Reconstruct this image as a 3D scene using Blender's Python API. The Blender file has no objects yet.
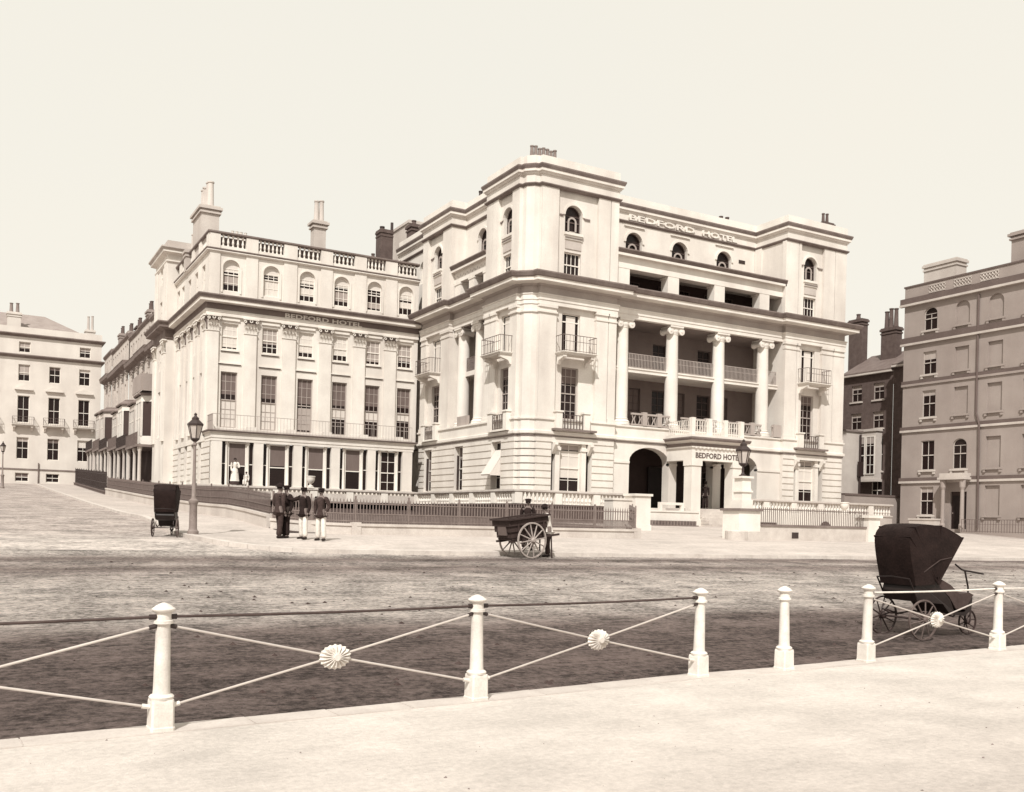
import bpy, bmesh, math, random
from mathutils import Vector, Matrix
random.seed(7)
SC = bpy.context.scene
COL = SC.collection
PI = math.pi
# ------------------------------------------------------------------ materials
def nd(nt, typ, **kw):
    n = nt.nodes.new(typ)
    for k, v in kw.items():
        if k in n.inputs.keys(): n.inputs[k].default_value = v
        else: setattr(n, k, v)
    return n
def warm(l):
    """a sepia tone of linear lightness l"""
    t = min(1.0, max(0.0, (math.log10(max(l, .01)) + 1.6) / 1.6))
    return (l * 1.03, l * (.60 + .40 * t), l * (.53 + .385 * t), 1)
def material(name, l, var=.25, scale=1.5, stretch=(1, 1, 1), rough=.85, bump=.0, fine=18, spec=.25, dirt=0., metallic=0.):
    m = bpy.data.materials.new(name); m.use_nodes = True
    nt = m.node_tree; b = nt.nodes['Principled BSDF']
    b.inputs['Roughness'].default_value = rough
    b.inputs['Specular IOR Level'].default_value = spec
    b.inputs['Metallic'].default_value = metallic
    g = nd(nt, 'ShaderNodeNewGeometry')
    mp = nd(nt, 'ShaderNodeMapping'); mp.inputs['Scale'].default_value = stretch
    nt.links.new(g.outputs['Position'], mp.inputs['Vector'])
    n1 = nd(nt, 'ShaderNodeTexNoise', Scale=scale, Detail=6.0, Roughness=.62)
    n2 = nd(nt, 'ShaderNodeTexNoise', Scale=fine, Detail=3.0)
    nt.links.new(mp.outputs['Vector'], n1.inputs['Vector']); nt.links.new(mp.outputs['Vector'], n2.inputs['Vector'])
    mx = nd(nt, 'ShaderNodeMix', data_type='FLOAT'); mx.inputs['Factor'].default_value = .35
    nt.links.new(n1.outputs['Fac'], mx.inputs['A']); nt.links.new(n2.outputs['Fac'], mx.inputs['B'])
    cr = nd(nt, 'ShaderNodeValToRGB')
    cr.color_ramp.elements[0].position = .3; cr.color_ramp.elements[0].color = warm(l * (1 - var))
    cr.color_ramp.elements[1].position = .68; cr.color_ramp.elements[1].color = warm(min(.9, l * (1 + var * .55)))
    nt.links.new(mx.outputs['Result'], cr.inputs['Fac'])
    out = cr.outputs['Color']
    if dirt > 0:
        mp2 = nd(nt, 'ShaderNodeMapping'); mp2.inputs['Scale'].default_value = (.55, .55, .10)
        nt.links.new(g.outputs['Position'], mp2.inputs['Vector'])
        n3 = nd(nt, 'ShaderNodeTexNoise', Scale=1.0, Detail=4.0, Roughness=.55)
        nt.links.new(mp2.outputs['Vector'], n3.inputs['Vector'])
        r3 = nd(nt, 'ShaderNodeValToRGB')
        r3.color_ramp.elements[0].position = .42; r3.color_ramp.elements[1].position = .72
        r3.color_ramp.elements[0].color = (0, 0, 0, 1); r3.color_ramp.elements[1].color = (dirt, dirt, dirt, 1)
        nt.links.new(n3.outputs['Fac'], r3.inputs['Fac'])
        m2 = nd(nt, 'ShaderNodeMix', data_type='RGBA')
        nt.links.new(r3.outputs['Color'], m2.inputs['Factor'])
        nt.links.new(out, m2.inputs['A']); m2.inputs['B'].default_value = warm(l * .5)
        out = m2.outputs['Result']
    nt.links.new(out, b.inputs['Base Color'])
    if bump > 0:
        bp = nd(nt, 'ShaderNodeBump', Strength=bump, Distance=.05)
        nt.links.new(mx.outputs['Result'], bp.inputs['Height']); nt.links.new(bp.outputs['Normal'], b.inputs['Normal'])
    return m
M = {}
M['stucco'] = material('stucco', .68, .15, .55, rough=.9, dirt=.42, bump=.12)
M['stucco_grey'] = material('stucco_grey', .50, .2, .6, rough=.9, dirt=.4)
M['stucco_far'] = material('stucco_far', .62, .14, .4, rough=.9, dirt=.25)
M['wear_and_shade'] = material('worn_shaded_moulding', .20, .40, 1.2, rough=.95, dirt=.3)  # weathering on the crowns; also painted shade under the string course and in capitals
M['trim'] = material('trim', .70, .13, .9, rough=.85, dirt=.32)
M['shade_paint'] = material('shade_paint', .19, .2, .5, rough=.9, dirt=.3)  # dark tone putting shade into loggia walls; also colours friezes and gravel
M['grey_wall'] = material('grey_wall', .31, .16, .5, rough=.92, bump=.15, dirt=.2)
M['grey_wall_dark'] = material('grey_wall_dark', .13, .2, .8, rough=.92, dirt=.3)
M['brick'] = material('dark_brick', .105, .35, 2.5, rough=.95, bump=.2)
M['slate'] = material('slate', .15, .3, 1.5, rough=.7)
M['roof_tile'] = material('roof_tile', .28, .25, 1.2, rough=.85)
M['glass'] = material('window_glass', .018, .4, .6, rough=.25, spec=.22)
M['sash'] = material('white_sash', .70, .08, 2, rough=.6)
M['darksash'] = material('brown_sash', .10, .2, 2, rough=.7)
M['blind'] = material('cream_blind', .60, .10, 1.2, stretch=(1, 1, .2), rough=.95)
M['greyblind'] = material('grey_blind', .15, .2, 1.5, stretch=(1, 1, .15), rough=.95)
M['midblind'] = material('buff_blind', .36, .2, 1.5, stretch=(1, 1, .15), rough=.95)
M['iron'] = material('dark_iron', .035, .3, 5, rough=.55, spec=.4)
M['paleiron'] = material('pale_iron', .19, .3, 5, rough=.6)
M['greyiron'] = material('grey_iron', .14, .3, 4, rough=.6)
M['post'] = material('post_paint', .68, .22, 7, rough=.7, bump=.2, fine=70, dirt=.4)
M['leather'] = material('black_leather', .020, .55, 4, rough=.7, spec=.10, bump=.5, fine=30)
M['deep'] = material('shaded_recess', .055, .3, .6, rough=.95)  # shade of loggias and openings put into the colour; also darkens bay panes
M['frieze'] = material('shaded_frieze', .40, .16, .7, rough=.92, dirt=.3)  # darker tone holds the shadow of the cornice above
M['carriage'] = material('carriage_paint', .016, .4, 4, rough=.5, spec=.3)
M['rug'] = material('brown_rug', .06, .35, 6, rough=.95, bump=.3)
M['cartwood'] = material('cart_wood', .045, .4, 5, rough=.85, bump=.2)
M['wheelpaint'] = material('wheel_paint', .33, .3, 7, rough=.7)
M['darkwheel'] = material('dark_wheel', .05, .4, 7, rough=.6)
M['darkcloth'] = material('dark_cloth', .022, .4, 9, rough=.95, bump=.2)
M['browncloth'] = material('brown_cloth', .05, .35, 9, rough=.95, bump=.2)
M['whitecloth'] = material('white_cloth', .64, .14, 9, rough=.95, bump=.25)
M['skin'] = material('skin', .17, .1, 6, rough=.7)
M['hair'] = material('hair', .02, .3, 20, rough=.8)
M['boot'] = material('boot_leather', .02, .3, 20, rough=.5)
M['soil'] = material('soil', .06, .5, 2, rough=1, bump=.4)
M['basement'] = material('basement_wall', .09, .4, 1.5, rough=.95)
M['stone'] = material('kerb_stone', .52, .22, 2.0, rough=.9, dirt=.25, bump=.15)
M['kerb_near'] = material('near_kerb', .50, .2, 3, rough=.95, bump=.3, fine=40, dirt=.25)
M['lamp_post'] = material('lamp_post_paint', .24, .3, 4, rough=.7, dirt=.4)
M['lampglass'] = material('lamp_glass', .46, .2, 3, rough=.15, spec=.5)
M['letters'] = material('letter_paint', .10, .2, 5, rough=.8)
M['earthpot'] = material('clay_pot', .22, .3, 3, rough=.9)

def ramp(nt, stops):
    r = nd(nt, 'ShaderNodeValToRGB'); e = r.color_ramp.elements
    while len(e) < len(stops): e.new(.5)
    for i, (p, c) in enumerate(stops):
        e[i].position = p; e[i].color = c if isinstance(c, tuple) else (c, c, c, 1)
    return r
def ground_material(name, tones, ylo, yhi, streak=(.06, 1.1, 1), amp=.5, fine=7., bump=.35, patch=.5, grit=1.0):
    """surface whose tone changes with the distance across the street, with wheel streaks running along it"""
    m = bpy.data.materials.new(name); m.use_nodes = True
    nt = m.node_tree; b = nt.nodes['Principled BSDF']; b.inputs['Roughness'].default_value = .97
    b.inputs['Specular IOR Level'].default_value = .12
    g = nd(nt, 'ShaderNodeNewGeometry')
    sp = nd(nt, 'ShaderNodeSeparateXYZ'); nt.links.new(g.outputs['Position'], sp.inputs['Vector'])
    # wobble across
    nw = nd(nt, 'ShaderNodeTexNoise', Scale=.35, Detail=3.0); nt.links.new(g.outputs['Position'], nw.inputs['Vector'])
    wob = nd(nt, 'ShaderNodeMath', operation='MULTIPLY_ADD'); nt.links.new(nw.outputs['Fac'], wob.inputs[0]); wob.inputs[1].default_value = 1.6
    tilt = nd(nt, 'ShaderNodeMath', operation='MULTIPLY_ADD'); nt.links.new(sp.outputs['X'], tilt.inputs[0]); tilt.inputs[1].default_value = .03
    nt.links.new(sp.outputs['Y'], tilt.inputs[2]); nt.links.new(tilt.outputs[0], wob.inputs[2])
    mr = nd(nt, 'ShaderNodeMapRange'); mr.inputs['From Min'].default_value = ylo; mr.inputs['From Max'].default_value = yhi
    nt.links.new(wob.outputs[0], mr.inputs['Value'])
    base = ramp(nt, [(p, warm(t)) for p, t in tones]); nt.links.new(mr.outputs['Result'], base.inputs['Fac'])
    mp = nd(nt, 'ShaderNodeMapping'); mp.inputs['Scale'].default_value = streak
    nt.links.new(g.outputs['Position'], mp.inputs['Vector'])
    s1 = nd(nt, 'ShaderNodeTexNoise', Scale=1.6, Detail=10.0, Roughness=.78); nt.links.new(mp.outputs['Vector'], s1.inputs['Vector'])
    s2 = nd(nt, 'ShaderNodeTexNoise', Scale=fine, Detail=8.0, Roughness=.8); nt.links.new(g.outputs['Position'], s2.inputs['Vector'])
    s3 = nd(nt, 'ShaderNodeTexNoise', Scale=patch, Detail=4.0, Roughness=.6); nt.links.new(g.outputs['Position'], s3.inputs['Vector'])
    g2 = nd(nt, 'ShaderNodeMath', operation='MULTIPLY_ADD'); nt.links.new(s2.outputs['Fac'], g2.inputs[0]); g2.inputs[1].default_value = grit; g2.inputs[2].default_value = .5 - .5 * grit
    a1 = nd(nt, 'ShaderNodeMath', operation='ADD'); nt.links.new(s1.outputs['Fac'], a1.inputs[0]); nt.links.new(g2.outputs[0], a1.inputs[1])
    a2 = nd(nt, 'ShaderNodeMath', operation='ADD'); nt.links.new(a1.outputs[0], a2.inputs[0]); nt.links.new(s3.outputs['Fac'], a2.inputs[1])
    mod = nd(nt, 'ShaderNodeMapRange'); mod.inputs['From Min'].default_value = 1.2; mod.inputs['From Max'].default_value = 1.8
    mod.inputs['To Min'].default_value = 1 - amp; mod.inputs['To Max'].default_value = 1 + amp
    nt.links.new(a2.outputs[0], mod.inputs['Value'])
    mul = nd(nt, 'ShaderNodeVectorMath', operation='SCALE'); nt.links.new(base.outputs['Color'], mul.inputs[0]); nt.links.new(mod.outputs['Result'], mul.inputs['Scale'])
    nt.links.new(mul.outputs[0], b.inputs['Base Color'])
    bp = nd(nt, 'ShaderNodeBump', Strength=bump, Distance=.06)
    nt.links.new(a2.outputs[0], bp.inputs['Height']); nt.links.new(bp.outputs['Normal'], b.inputs['Normal'])
    return m
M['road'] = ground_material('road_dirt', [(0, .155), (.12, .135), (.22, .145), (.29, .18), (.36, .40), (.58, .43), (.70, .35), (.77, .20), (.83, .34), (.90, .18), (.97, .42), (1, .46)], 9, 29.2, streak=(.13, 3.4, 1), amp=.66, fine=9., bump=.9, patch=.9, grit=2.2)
M['street'] = ground_material('street_dust', [(0, .46), (.06, .44), (.12, .35), (.4, .34), (1, .34)], 27, 120, streak=(.25, .9, 1), amp=.5, fine=5., patch=.7, bump=.7, grit=2.)
M['pave'] = ground_material('pavement_flags', [(0, .44), (.3, .44), (1, .41)], 25, 60, streak=(.2, .6, 1), amp=.2, fine=6., bump=.3, grit=1.8)
M['prom'] = ground_material('promenade_gravel', [(0, .40), (.45, .44), (.7, .50), (1, .53)], 1, 9.5, streak=(.5, 1.2, 1), amp=.19, fine=16., bump=.4, patch=.9, grit=1.6)
M['earth'] = ground_material('bare_ground', [(0, .3), (1, .3)], 0, 100, amp=.3)

# ------------------------------------------------------------------ mesh builder
ORG = {}
class MB:
    def __init__(s): s.v = []; s.f = []
    def add(s, vs, fs):
        o = len(s.v); s.v += [tuple(v) for v in vs]; s.f += [tuple(i + o for i in f) for f in fs]
    def quad(s, a, b, c, d): s.add([a, b, c, d], [(0, 1, 2, 3)])
    def poly(s, pts): s.add(pts, [tuple(range(len(pts)))])
    def box(s, x0, x1, y0, y1, z0, z1):
        s.add([(x0, y0, z0), (x1, y0, z0), (x1, y1, z0), (x0, y1, z0), (x0, y0, z1), (x1, y0, z1), (x1, y1, z1), (x0, y1, z1)],
              [(0, 3, 2, 1), (4, 5, 6, 7), (0, 1, 5, 4), (1, 2, 6, 5), (2, 3, 7, 6), (3, 0, 4, 7)])
    def fbox(s, F, a0, a1, z0, z1, d0, d1):
        p = [F(a, z, d) for z in (z0, z1) for a, d in ((a0, d1), (a1, d1), (a1, d0), (a0, d0))]
        s.add(p, [(0, 3, 2, 1), (4, 5, 6, 7), (0, 1, 5, 4), (1, 2, 6, 5), (2, 3, 7, 6), (3, 0, 4, 7)])
    def prism(s, pts, ext):
        """pts: 3d polygon, ext: extrusion vector"""
        n = len(pts); e = Vector(ext)
        q = [Vector(p) for p in pts]
        s.add(q + [p + e for p in q], [tuple(range(n)), tuple(range(2 * n - 1, n - 1, -1))] + [(i, (i + 1) % n, (i + 1) % n + n, i + n) for i in range(n)])
    def lathe(s, prof, c, n=16, axis='z', start=0.):
        c = Vector(c); vs = []
        for r, z in prof:
            for i in range(n):
                a = start + 2 * PI * i / n
                p = (r * math.cos(a), r * math.sin(a), z)
                if axis == 'y': p = (p[0], p[2], p[1])
                if axis == 'x': p = (p[2], p[0], p[1])
                vs.append(c + Vector(p))
        m = len(prof); fs = [(j * n + i, j * n + (i + 1) % n, (j + 1) * n + (i + 1) % n, (j + 1) * n + i) for j in range(m - 1) for i in range(n)]
        fs += [tuple(range(n - 1, -1, -1)), tuple(range((m - 1) * n, m * n))]
        s.add(vs, fs)
    def tube(s, pts, r, n=8, closed=False):
        P = [Vector(p) for p in pts]; m = len(P); rs = r if isinstance(r, (list, tuple)) else [r] * m
        ring = []; up = None
        for i in range(m):
            if closed: t = P[(i + 1) % m] - P[i - 1]
            else: t = P[min(i + 1, m - 1)] - P[max(i - 1, 0)]
            t.normalize()
            if up is None:
                up = Vector((0, 0, 1)) if abs(t.z) < .9 else Vector((1, 0, 0))
            x = t.cross(up).normalized(); y = x.cross(t).normalized(); up = y
            ring += [P[i] + (x * math.cos(2 * PI * k / n) + y * math.sin(2 * PI * k / n)) * rs[i] for k in range(n)]
        fs = [(i * n + k, i * n + (k + 1) % n, ((i + 1) % m) * n + (k + 1) % n, ((i + 1) % m) * n + k) for i in range(m if closed else m - 1) for k in range(n)]
        if not closed: fs += [tuple(range(n - 1, -1, -1)), tuple(range((m - 1) * n, m * n))]
        s.add(ring, fs)
    def sweep(s, prof, path, closed=False):
        n = len(path); offs = []
        for i in range(n):
            p = Vector(path[i])
            d0 = (p - Vector(path[i - 1])).normalized() if (i > 0 or closed) else None
            d1 = (Vector(path[(i + 1) % n]) - p).normalized() if (i < n - 1 or closed) else None
            if d0 is None: d0 = d1
            if d1 is None: d1 = d0
            n0 = Vector((d0.y, -d0.x)); n1 = Vector((d1.y, -d1.x))
            b = n0 + n1
            b = b / max(.25, (1 + n0.dot(n1)))
            offs.append(b)
        m = len(prof)
        vs = [(path[i][0] + offs[i].x * o, path[i][1] + offs[i].y * o, z) for i in range(n) for o, z in prof]
        fs = []
        for i in range(n if closed else n - 1):
            j = (i + 1) % n
            fs += [(i * m + k, j * m + k, j * m + k + 1, i * m + k + 1) for k in range(m - 1)]
        if not closed: fs += [tuple(range(m)), tuple(range((n - 1) * m, n * m))]
        s.add(vs, fs)
    def wall(s, F, a0, a1, z0, z1, holes=(), dep=.22, d=0., grooves=()):
        us = sorted({a0, a1, *[h[0] for h in holes], *[h[1] for h in holes]}); us = [u for u in us if a0 <= u <= a1]
        zs = {z0, z1}
        for h in holes: zs |= {h[2], h[3]}
        for g in grooves: zs |= {g - .04, g + .04}
        zs = sorted(z for z in zs if z0 <= z <= z1)
        for i in range(len(us) - 1):
            for j in range(len(zs) - 1):
                u = (us[i] + us[i + 1]) / 2; z = (zs[j] + zs[j + 1]) / 2
                if any(h[0] < u < h[1] and h[2] < z < h[3] for h in holes): continue
                gr = any(abs(z - g) < .04 for g in grooves); dd = d - .07 if gr else d
                A, B, Z0, Z1 = us[i], us[i + 1], zs[j], zs[j + 1]
                s.quad(F(A, Z0, dd), F(B, Z0, dd), F(B, Z1, dd), F(A, Z1, dd))
                if gr:
                    for Z in (Z0, Z1): s.quad(F(A, Z, d), F(B, Z, d), F(B, Z, dd), F(A, Z, dd))
        for h in holes:
            A, B, Z0, Z1 = h[:4]; rise = h[4] if len(h) > 4 else 0
            D = d - dep
            s.quad(F(A, Z0, d), F(A, Z1 - rise, d), F(A, Z1 - rise, D), F(A, Z0, D))
            s.quad(F(B, Z0, d), F(B, Z1 - rise, d), F(B, Z1 - rise, D), F(B, Z0, D))
            s.quad(F(A, Z0, d), F(B, Z0, d), F(B, Z0, D), F(A, Z0, D))
            if not rise: s.quad(F(A, Z1, d), F(B, Z1, d), F(B, Z1, D), F(A, Z1, D))
            else:
                pts = arc(A, B, Z1, rise)
                for p, q in zip(pts, pts[1:]):
                    s.quad(F(p[0], p[1], d), F(q[0], q[1], d), F(q[0], Z1, d), F(p[0], Z1, d))
                    s.quad(F(p[0], p[1], d), F(q[0], q[1], d), F(q[0], q[1], D), F(p[0], p[1], D))
    def build(s, name, mat, parent=None, smooth=False, org=None):
        o = Vector(org) if org is not None else Vector(ORG.get(parent.name, (0, 0, 0)) if parent else (0, 0, 0))
        me = bpy.data.meshes.new(name); me.from_pydata([Vector(v) - o for v in s.v], [], s.f)
        bm = bmesh.new(); bm.from_mesh(me); bmesh.ops.recalc_face_normals(bm, faces=bm.faces); bm.to_mesh(me); bm.free()
        if smooth:
            me.polygons.foreach_set('use_smooth', [True] * len(me.polygons))
            me.set_sharp_from_angle(angle=.7)
        me.materials.append(M[mat] if isinstance(mat, str) else mat)
        ob = bpy.data.objects.new(name, me); COL.objects.link(ob)
        if parent:
            ob.parent = parent; ORG[ob.name] = o
        elif org is not None:
            ob.location = o; ORG[ob.name] = o
        return ob
def arc(A, B, Z1, rise, n=12):
    c = (A + B) / 2; w = (B - A) / 2
    return [(c - w * math.cos(PI * i / n), Z1 - rise + rise * math.sin(PI * i / n)) for i in range(n + 1)]
def FY(Y): return lambda a, z, d: Vector((a, Y - d, z))          # faces south, a = X
def FYN(Y): return lambda a, z, d: Vector((a, Y + d, z))         # faces north
def FX(X): return lambda a, z, d: Vector((X - d, a, z))          # faces west, a = Y
def FXE(X): return lambda a, z, d: Vector((X + d, a, z))         # faces east
def tag(o, label=None, cat=None, group=None, kind=None):
    if label: o['label'] = label
    if cat: o['category'] = cat
    if group: o['group'] = group
    if kind: o['kind'] = kind
    return o
def thing(name, label, cat, loc=(0, 0, 0), rz=0., group=None, local=False):
    o = bpy.data.objects.new(name, None); COL.objects.link(o); o.empty_display_size = .3
    o.location = loc; o.rotation_euler = (0, 0, rz)
    ORG[o.name] = Vector((0, 0, 0)) if local else Vector(loc)
    return tag(o, label, cat, group)
def copy_tree(o, parent=None):
    c = o.copy(); COL.objects.link(c); c.parent = parent; ORG[c.name] = ORG.get(o.name, Vector())
    for ch in o.children: copy_tree(ch, c)
    return c
PTS = [(-400, 0), (9, 0), (27.5, .72), (31, 1.0), (35, 1.08), (43, 1.6), (49, 1.72), (64, 2.25), (91, 3.35), (120, 4.6), (200, 7.5), (900, 7.5)]
def zg(y):
    for (a, za), (b, zb) in zip(PTS, PTS[1:]):
        if a <= y <= b: return za + (zb - za) * (y - a) / (b - a)
    return 7.5
# ------------------------------------------------------------------ building helpers
def window(root, F, a0, a1, z0, z1, dep=.2, rise=0, nx=2, ny=2, blind=0., bm='blind', lower=None, sash='sash', meet=.5, fw=.07):
    d = -dep; f = MB(); p = MB()
    ZT = z1 - rise
    f.fbox(F, a0, a0 + fw, z0, ZT, d, d + .06); f.fbox(F, a1 - fw, a1, z0, ZT, d, d + .06)
    f.fbox(F, a0 + fw, a1 - fw, z0, z0 + fw, d, d + .06)
    zm = z0 + (ZT - z0) * meet if not rise else z0 + (z1 - z0) * meet
    f.fbox(F, a0 + fw, a1 - fw, zm - .035, zm + .035, d, d + .08)
    if not rise: f.fbox(F, a0 + fw, a1 - fw, ZT - fw, ZT, d, d + .06)
    else:
        P = arc(a0, a1, z1, rise); Q = arc(a0 + fw, a1 - fw, z1 - fw, rise - fw * .8)
        for i in range(len(P) - 1):
            f.prism([F(P[i][0], P[i][1], d), F(P[i + 1][0], P[i + 1][1], d), F(Q[i + 1][0], Q[i + 1][1], d), F(Q[i][0], Q[i][1], d)], F(0, 0, .06) - F(0, 0, 0))
        f.fbox(F, a0 + fw, a1 - fw, ZT - .02, ZT + .02, d, d + .05)
    for i in range(1, nx):
        a = a0 + (a1 - a0) * i / nx
        f.fbox(F, a - .018, a + .018, z0 + fw, ZT - fw * .5, d, d + .045)
    for k in range(2):
        b0, b1 = (z0, zm) if k == 0 else (zm, ZT)
        for j in range(1, ny):
            z = b0 + (b1 - b0) * j / ny
            f.fbox(F, a0 + fw, a1 - fw, z - .018, z + .018, d, d + .043)
    w = f.build('window', sash, root)
    if not rise: p.poly([F(a0, z0, d + .012), F(a1, z0, d + .012), F(a1, z1, d + .012), F(a0, z1, d + .012)])
    else: p.poly([F(a0, z0, d + .012), F(a1, z0, d + .012)] + [F(a, z, d + .012) for a, z in reversed(arc(a0, a1, z1, rise))])
    p.build('pane', 'glass', w)
    if blind > 0:
        b = MB(); zb = z1 - (z1 - z0) * blind
        if not rise: b.fbox(F, a0 + fw, a1 - fw, zb, z1 - fw, d + .022, d + .028)
        else:
            pts = [(x, z) for x, z in arc(a0 + fw, a1 - fw, z1 - fw, rise - fw * .8) if z >= zb]
            b.poly([F(a0 + fw, zb, d + .026), F(a1 - fw, zb, d + .026)] + [F(x, z, d + .026) for x, z in reversed(pts)])
        b.build('blind', bm, w)
    if lower:
        b = MB(); l0, l1, mm = lower
        b.fbox(F, a0 + fw, a1 - fw, z0 + (z1 - z0) * l0, z0 + (z1 - z0) * l1, d + .015, d + .0195); b.build('curtain', mm, w)
    return w
def arch_casement(root, F, a0, a1, z0, z1, dep, rise):
    w = window(root, F, a0, a1, z0, z1, dep, rise, 1, 1, 0, sash='darksash', fw=.05, meet=.42)
    c = (a0 + a1) / 2; q = (a1 - a0) * .27; zz = z0 + (z1 - z0) * .62; d = -dep + .09; m = MB()
    P = arc(c - q, c + q, zz, q); Q = arc(c - q + .11, c + q - .11, zz - .11, q - .11)
    for i in range(len(P) - 1): m.prism([F(*P[i], d), F(*P[i + 1], d), F(*Q[i + 1], d), F(*Q[i], d)], F(0, 0, .05) - F(0, 0, 0))
    m.fbox(F, c - q, c - q + .11, z0 + .05, zz - q, d, d + .05); m.fbox(F, c + q - .11, c + q, z0 + .05, zz - q, d, d + .05); m.fbox(F, c - q, c + q, z0, z0 + .16, d, d + .05)
    m.build('inner_frame', 'midblind', w); return w
def hood_arch(mb, F, a0, a1, z1, rise, w=.14, d0=0., d1=.08):
    P = arc(a0 - .02, a1 + .02, z1 + .02, rise + .02); Q = arc(a0 - w, a1 + w, z1 + w, rise + w)
    for i in range(len(P) - 1):
        mb.prism([F(P[i][0], P[i][1], d0), F(P[i + 1][0], P[i + 1][1], d0), F(Q[i + 1][0], Q[i + 1][1], d0), F(Q[i][0], Q[i][1], d0)], F(0, 0, d1) - F(0, 0, d0))
def iron_rail(mb, F, a0, a1, z0, z1, d, step=.14, r=.012, mid=True):
    mb.fbox(F, a0, a1, z1 - .035, z1, d - .02, d + .02); mb.fbox(F, a0, a1, z0 + .05, z0 + .08, d - .015, d + .015)
    n = max(2, int(abs(a1 - a0) / step))
    for i in range(n + 1):
        a = a0 + (a1 - a0) * i / n
        mb.fbox(F, a - r, a + r, z0, z1, d - r, d + r)
    if mid: mb.fbox(F, a0, a1, (z0 + z1) / 2 + .1, (z0 + z1) / 2 + .125, d - .012, d + .012)
def balcony(root, F, a0, a1, z, proj=.9, h=1.0, mat='trim', rmat='greyiron', bracket=True):
    s = MB(); s.fbox(F, a0, a1, z - .09, z, -.05, proj); s.fbox(F, a0 + .06, a1 - .06, z - .17, z - .09, -.05, proj - .07)
    s.fbox(F, a0 - .02, a1 + .02, z - .045, z - .012, 0, proj + .03)
    b = s.build('balcony', mat, root)
    if bracket:
        for a in (a0 + .12, a1 - .36):
            k = MB()
            prof = [(0, z - .17), (proj - .12, z - .17), (proj - .12, z - .32), (proj - .35, z - .40), (.22, z - .5), (.1, z - .72), (0, z - .75)]
            k.prism([F(a, zz, d) for d, zz in prof], F(.24, 0, 0) - F(0, 0, 0)); k.build('bracket', mat, b)
    r = MB()
    iron_rail(r, F, a0 + .03, a1 - .03, z, z + h, proj - .05, .24, .009)
    for a in (a0 + .05, a1 - .05):
        r.fbox(F, a - .02, a + .02, z + h - .035, z + h, 0, proj - .07)
        for i in range(4):
            d = .05 + (proj - .1) * i / 4; r.fbox(F, a - .009, a + .009, z, z + h, d - .009, d + .009)
    r.build('railing', rmat, b)
    return b
def chimney(root, x0, x1, y0, y1, z0, z1, pots=(), mat='stucco_grey', pm='earthpot', ph=.9, pr=.15, cap=.12):
    c = MB(); c.box(x0, x1, y0, y1, z0, z1 - .28)
    c.box(x0 - cap * .6, x1 + cap * .6, y0 - cap * .6, y1 + cap * .6, z1 - .55, z1 - .42)
    c.box(x0 - cap, x1 + cap, y0 - cap, y1 + cap, z1 - .28, z1 - .1); c.box(x0 - cap * .4, x1 + cap * .4, y0 - cap * .4, y1 + cap * .4, z1 - .1, z1)
    o = c.build('chimney', mat, root)
    for i, p in enumerate(pots):
        k = MB(); h = ph * (1 + .07 * math.sin(i * 2.3))
        k.lathe([(pr * 1.15, z1), (pr * 1.1, z1 + .1), (pr, z1 + .14), (pr * .8, z1 + h - .1), (pr, z1 + h - .08), (pr, z1 + h)], (p[0], p[1], 0), 10)
        k.build('chimney_pot', pm, o, smooth=True)
    return o
def ionic_column(root, x, y, z0, z1, r=.46, name='column', west=False):
    c = MB(); h = z1 - z0
    prof = [(r * 1.35, z0), (r * 1.35, z0 + .14), (r * 1.28, z0 + .16), (r * 1.32, z0 + .24), (r * 1.2, z0 + .3), (r * 1.05, z0 + .36), (r * 1.12, z0 + .42), (r, z0 + .46)]
    for i in range(9): t = i / 8; prof.append((r * (1 - .15 * t ** 1.7), z0 + .5 + (h - 1.1) * t))
    prof += [(r * .92, z1 - .57), (r * .85, z1 - .54)]
    n = 40; vs = []
    for rr, z in prof:
        for i in range(n):
            k = rr * (1 - (.035 if (i % 2 and z > z0 + .45 and z < z1 - .6) else 0)); a = 2 * PI * i / n
            vs.append((x + k * math.cos(a), y + k * math.sin(a), z))
    m = len(prof)
    c.add(vs, [(j * n + i, j * n + (i + 1) % n, (j + 1) * n + (i + 1) % n, (j + 1) * n + i) for j in range(m - 1) for i in range(n)])
    col = c.build(name, 'trim', root, smooth=True)
    k = MB(); R = r * 1.02
    k.lathe([(r * .85, z1 - .55), (R * .95, z1 - .42), (R, z1 - .3), (R * .9, z1 - .2)], (x, y, 0), 20)
    for sx in (-1, 1):                                   # volutes: scroll rolls running front to back
        cx, cy = (x, y + sx * r) if west else (x + sx * r, y); cz = z1 - .36; ax = 'x' if west else 'y'
        k.lathe([(.20, -r * 1.0), (.235, -r * .98), (.235, -r * .85), (.16, -r * .3), (.16, r * .3), (.235, r * .85), (.235, r * .98), (.2, r * 1.0)], (cx, cy, cz), 16, axis=ax)
        k.lathe([(.07, -r * 1.06), (.09, -r * .98)], (cx, cy, cz), 10, axis=ax)
    k.box(x - r * 1.05, x + r * 1.05, y - r * .95, y + r * .95, z1 - .26, z1 - .13)
    k.box(x - r * 1.2, x + r * 1.2, y - r * 1.15, y + r * 1.15, z1 - .13, z1)
    k.build('capital', 'trim', col, smooth=True)
    return col
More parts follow.
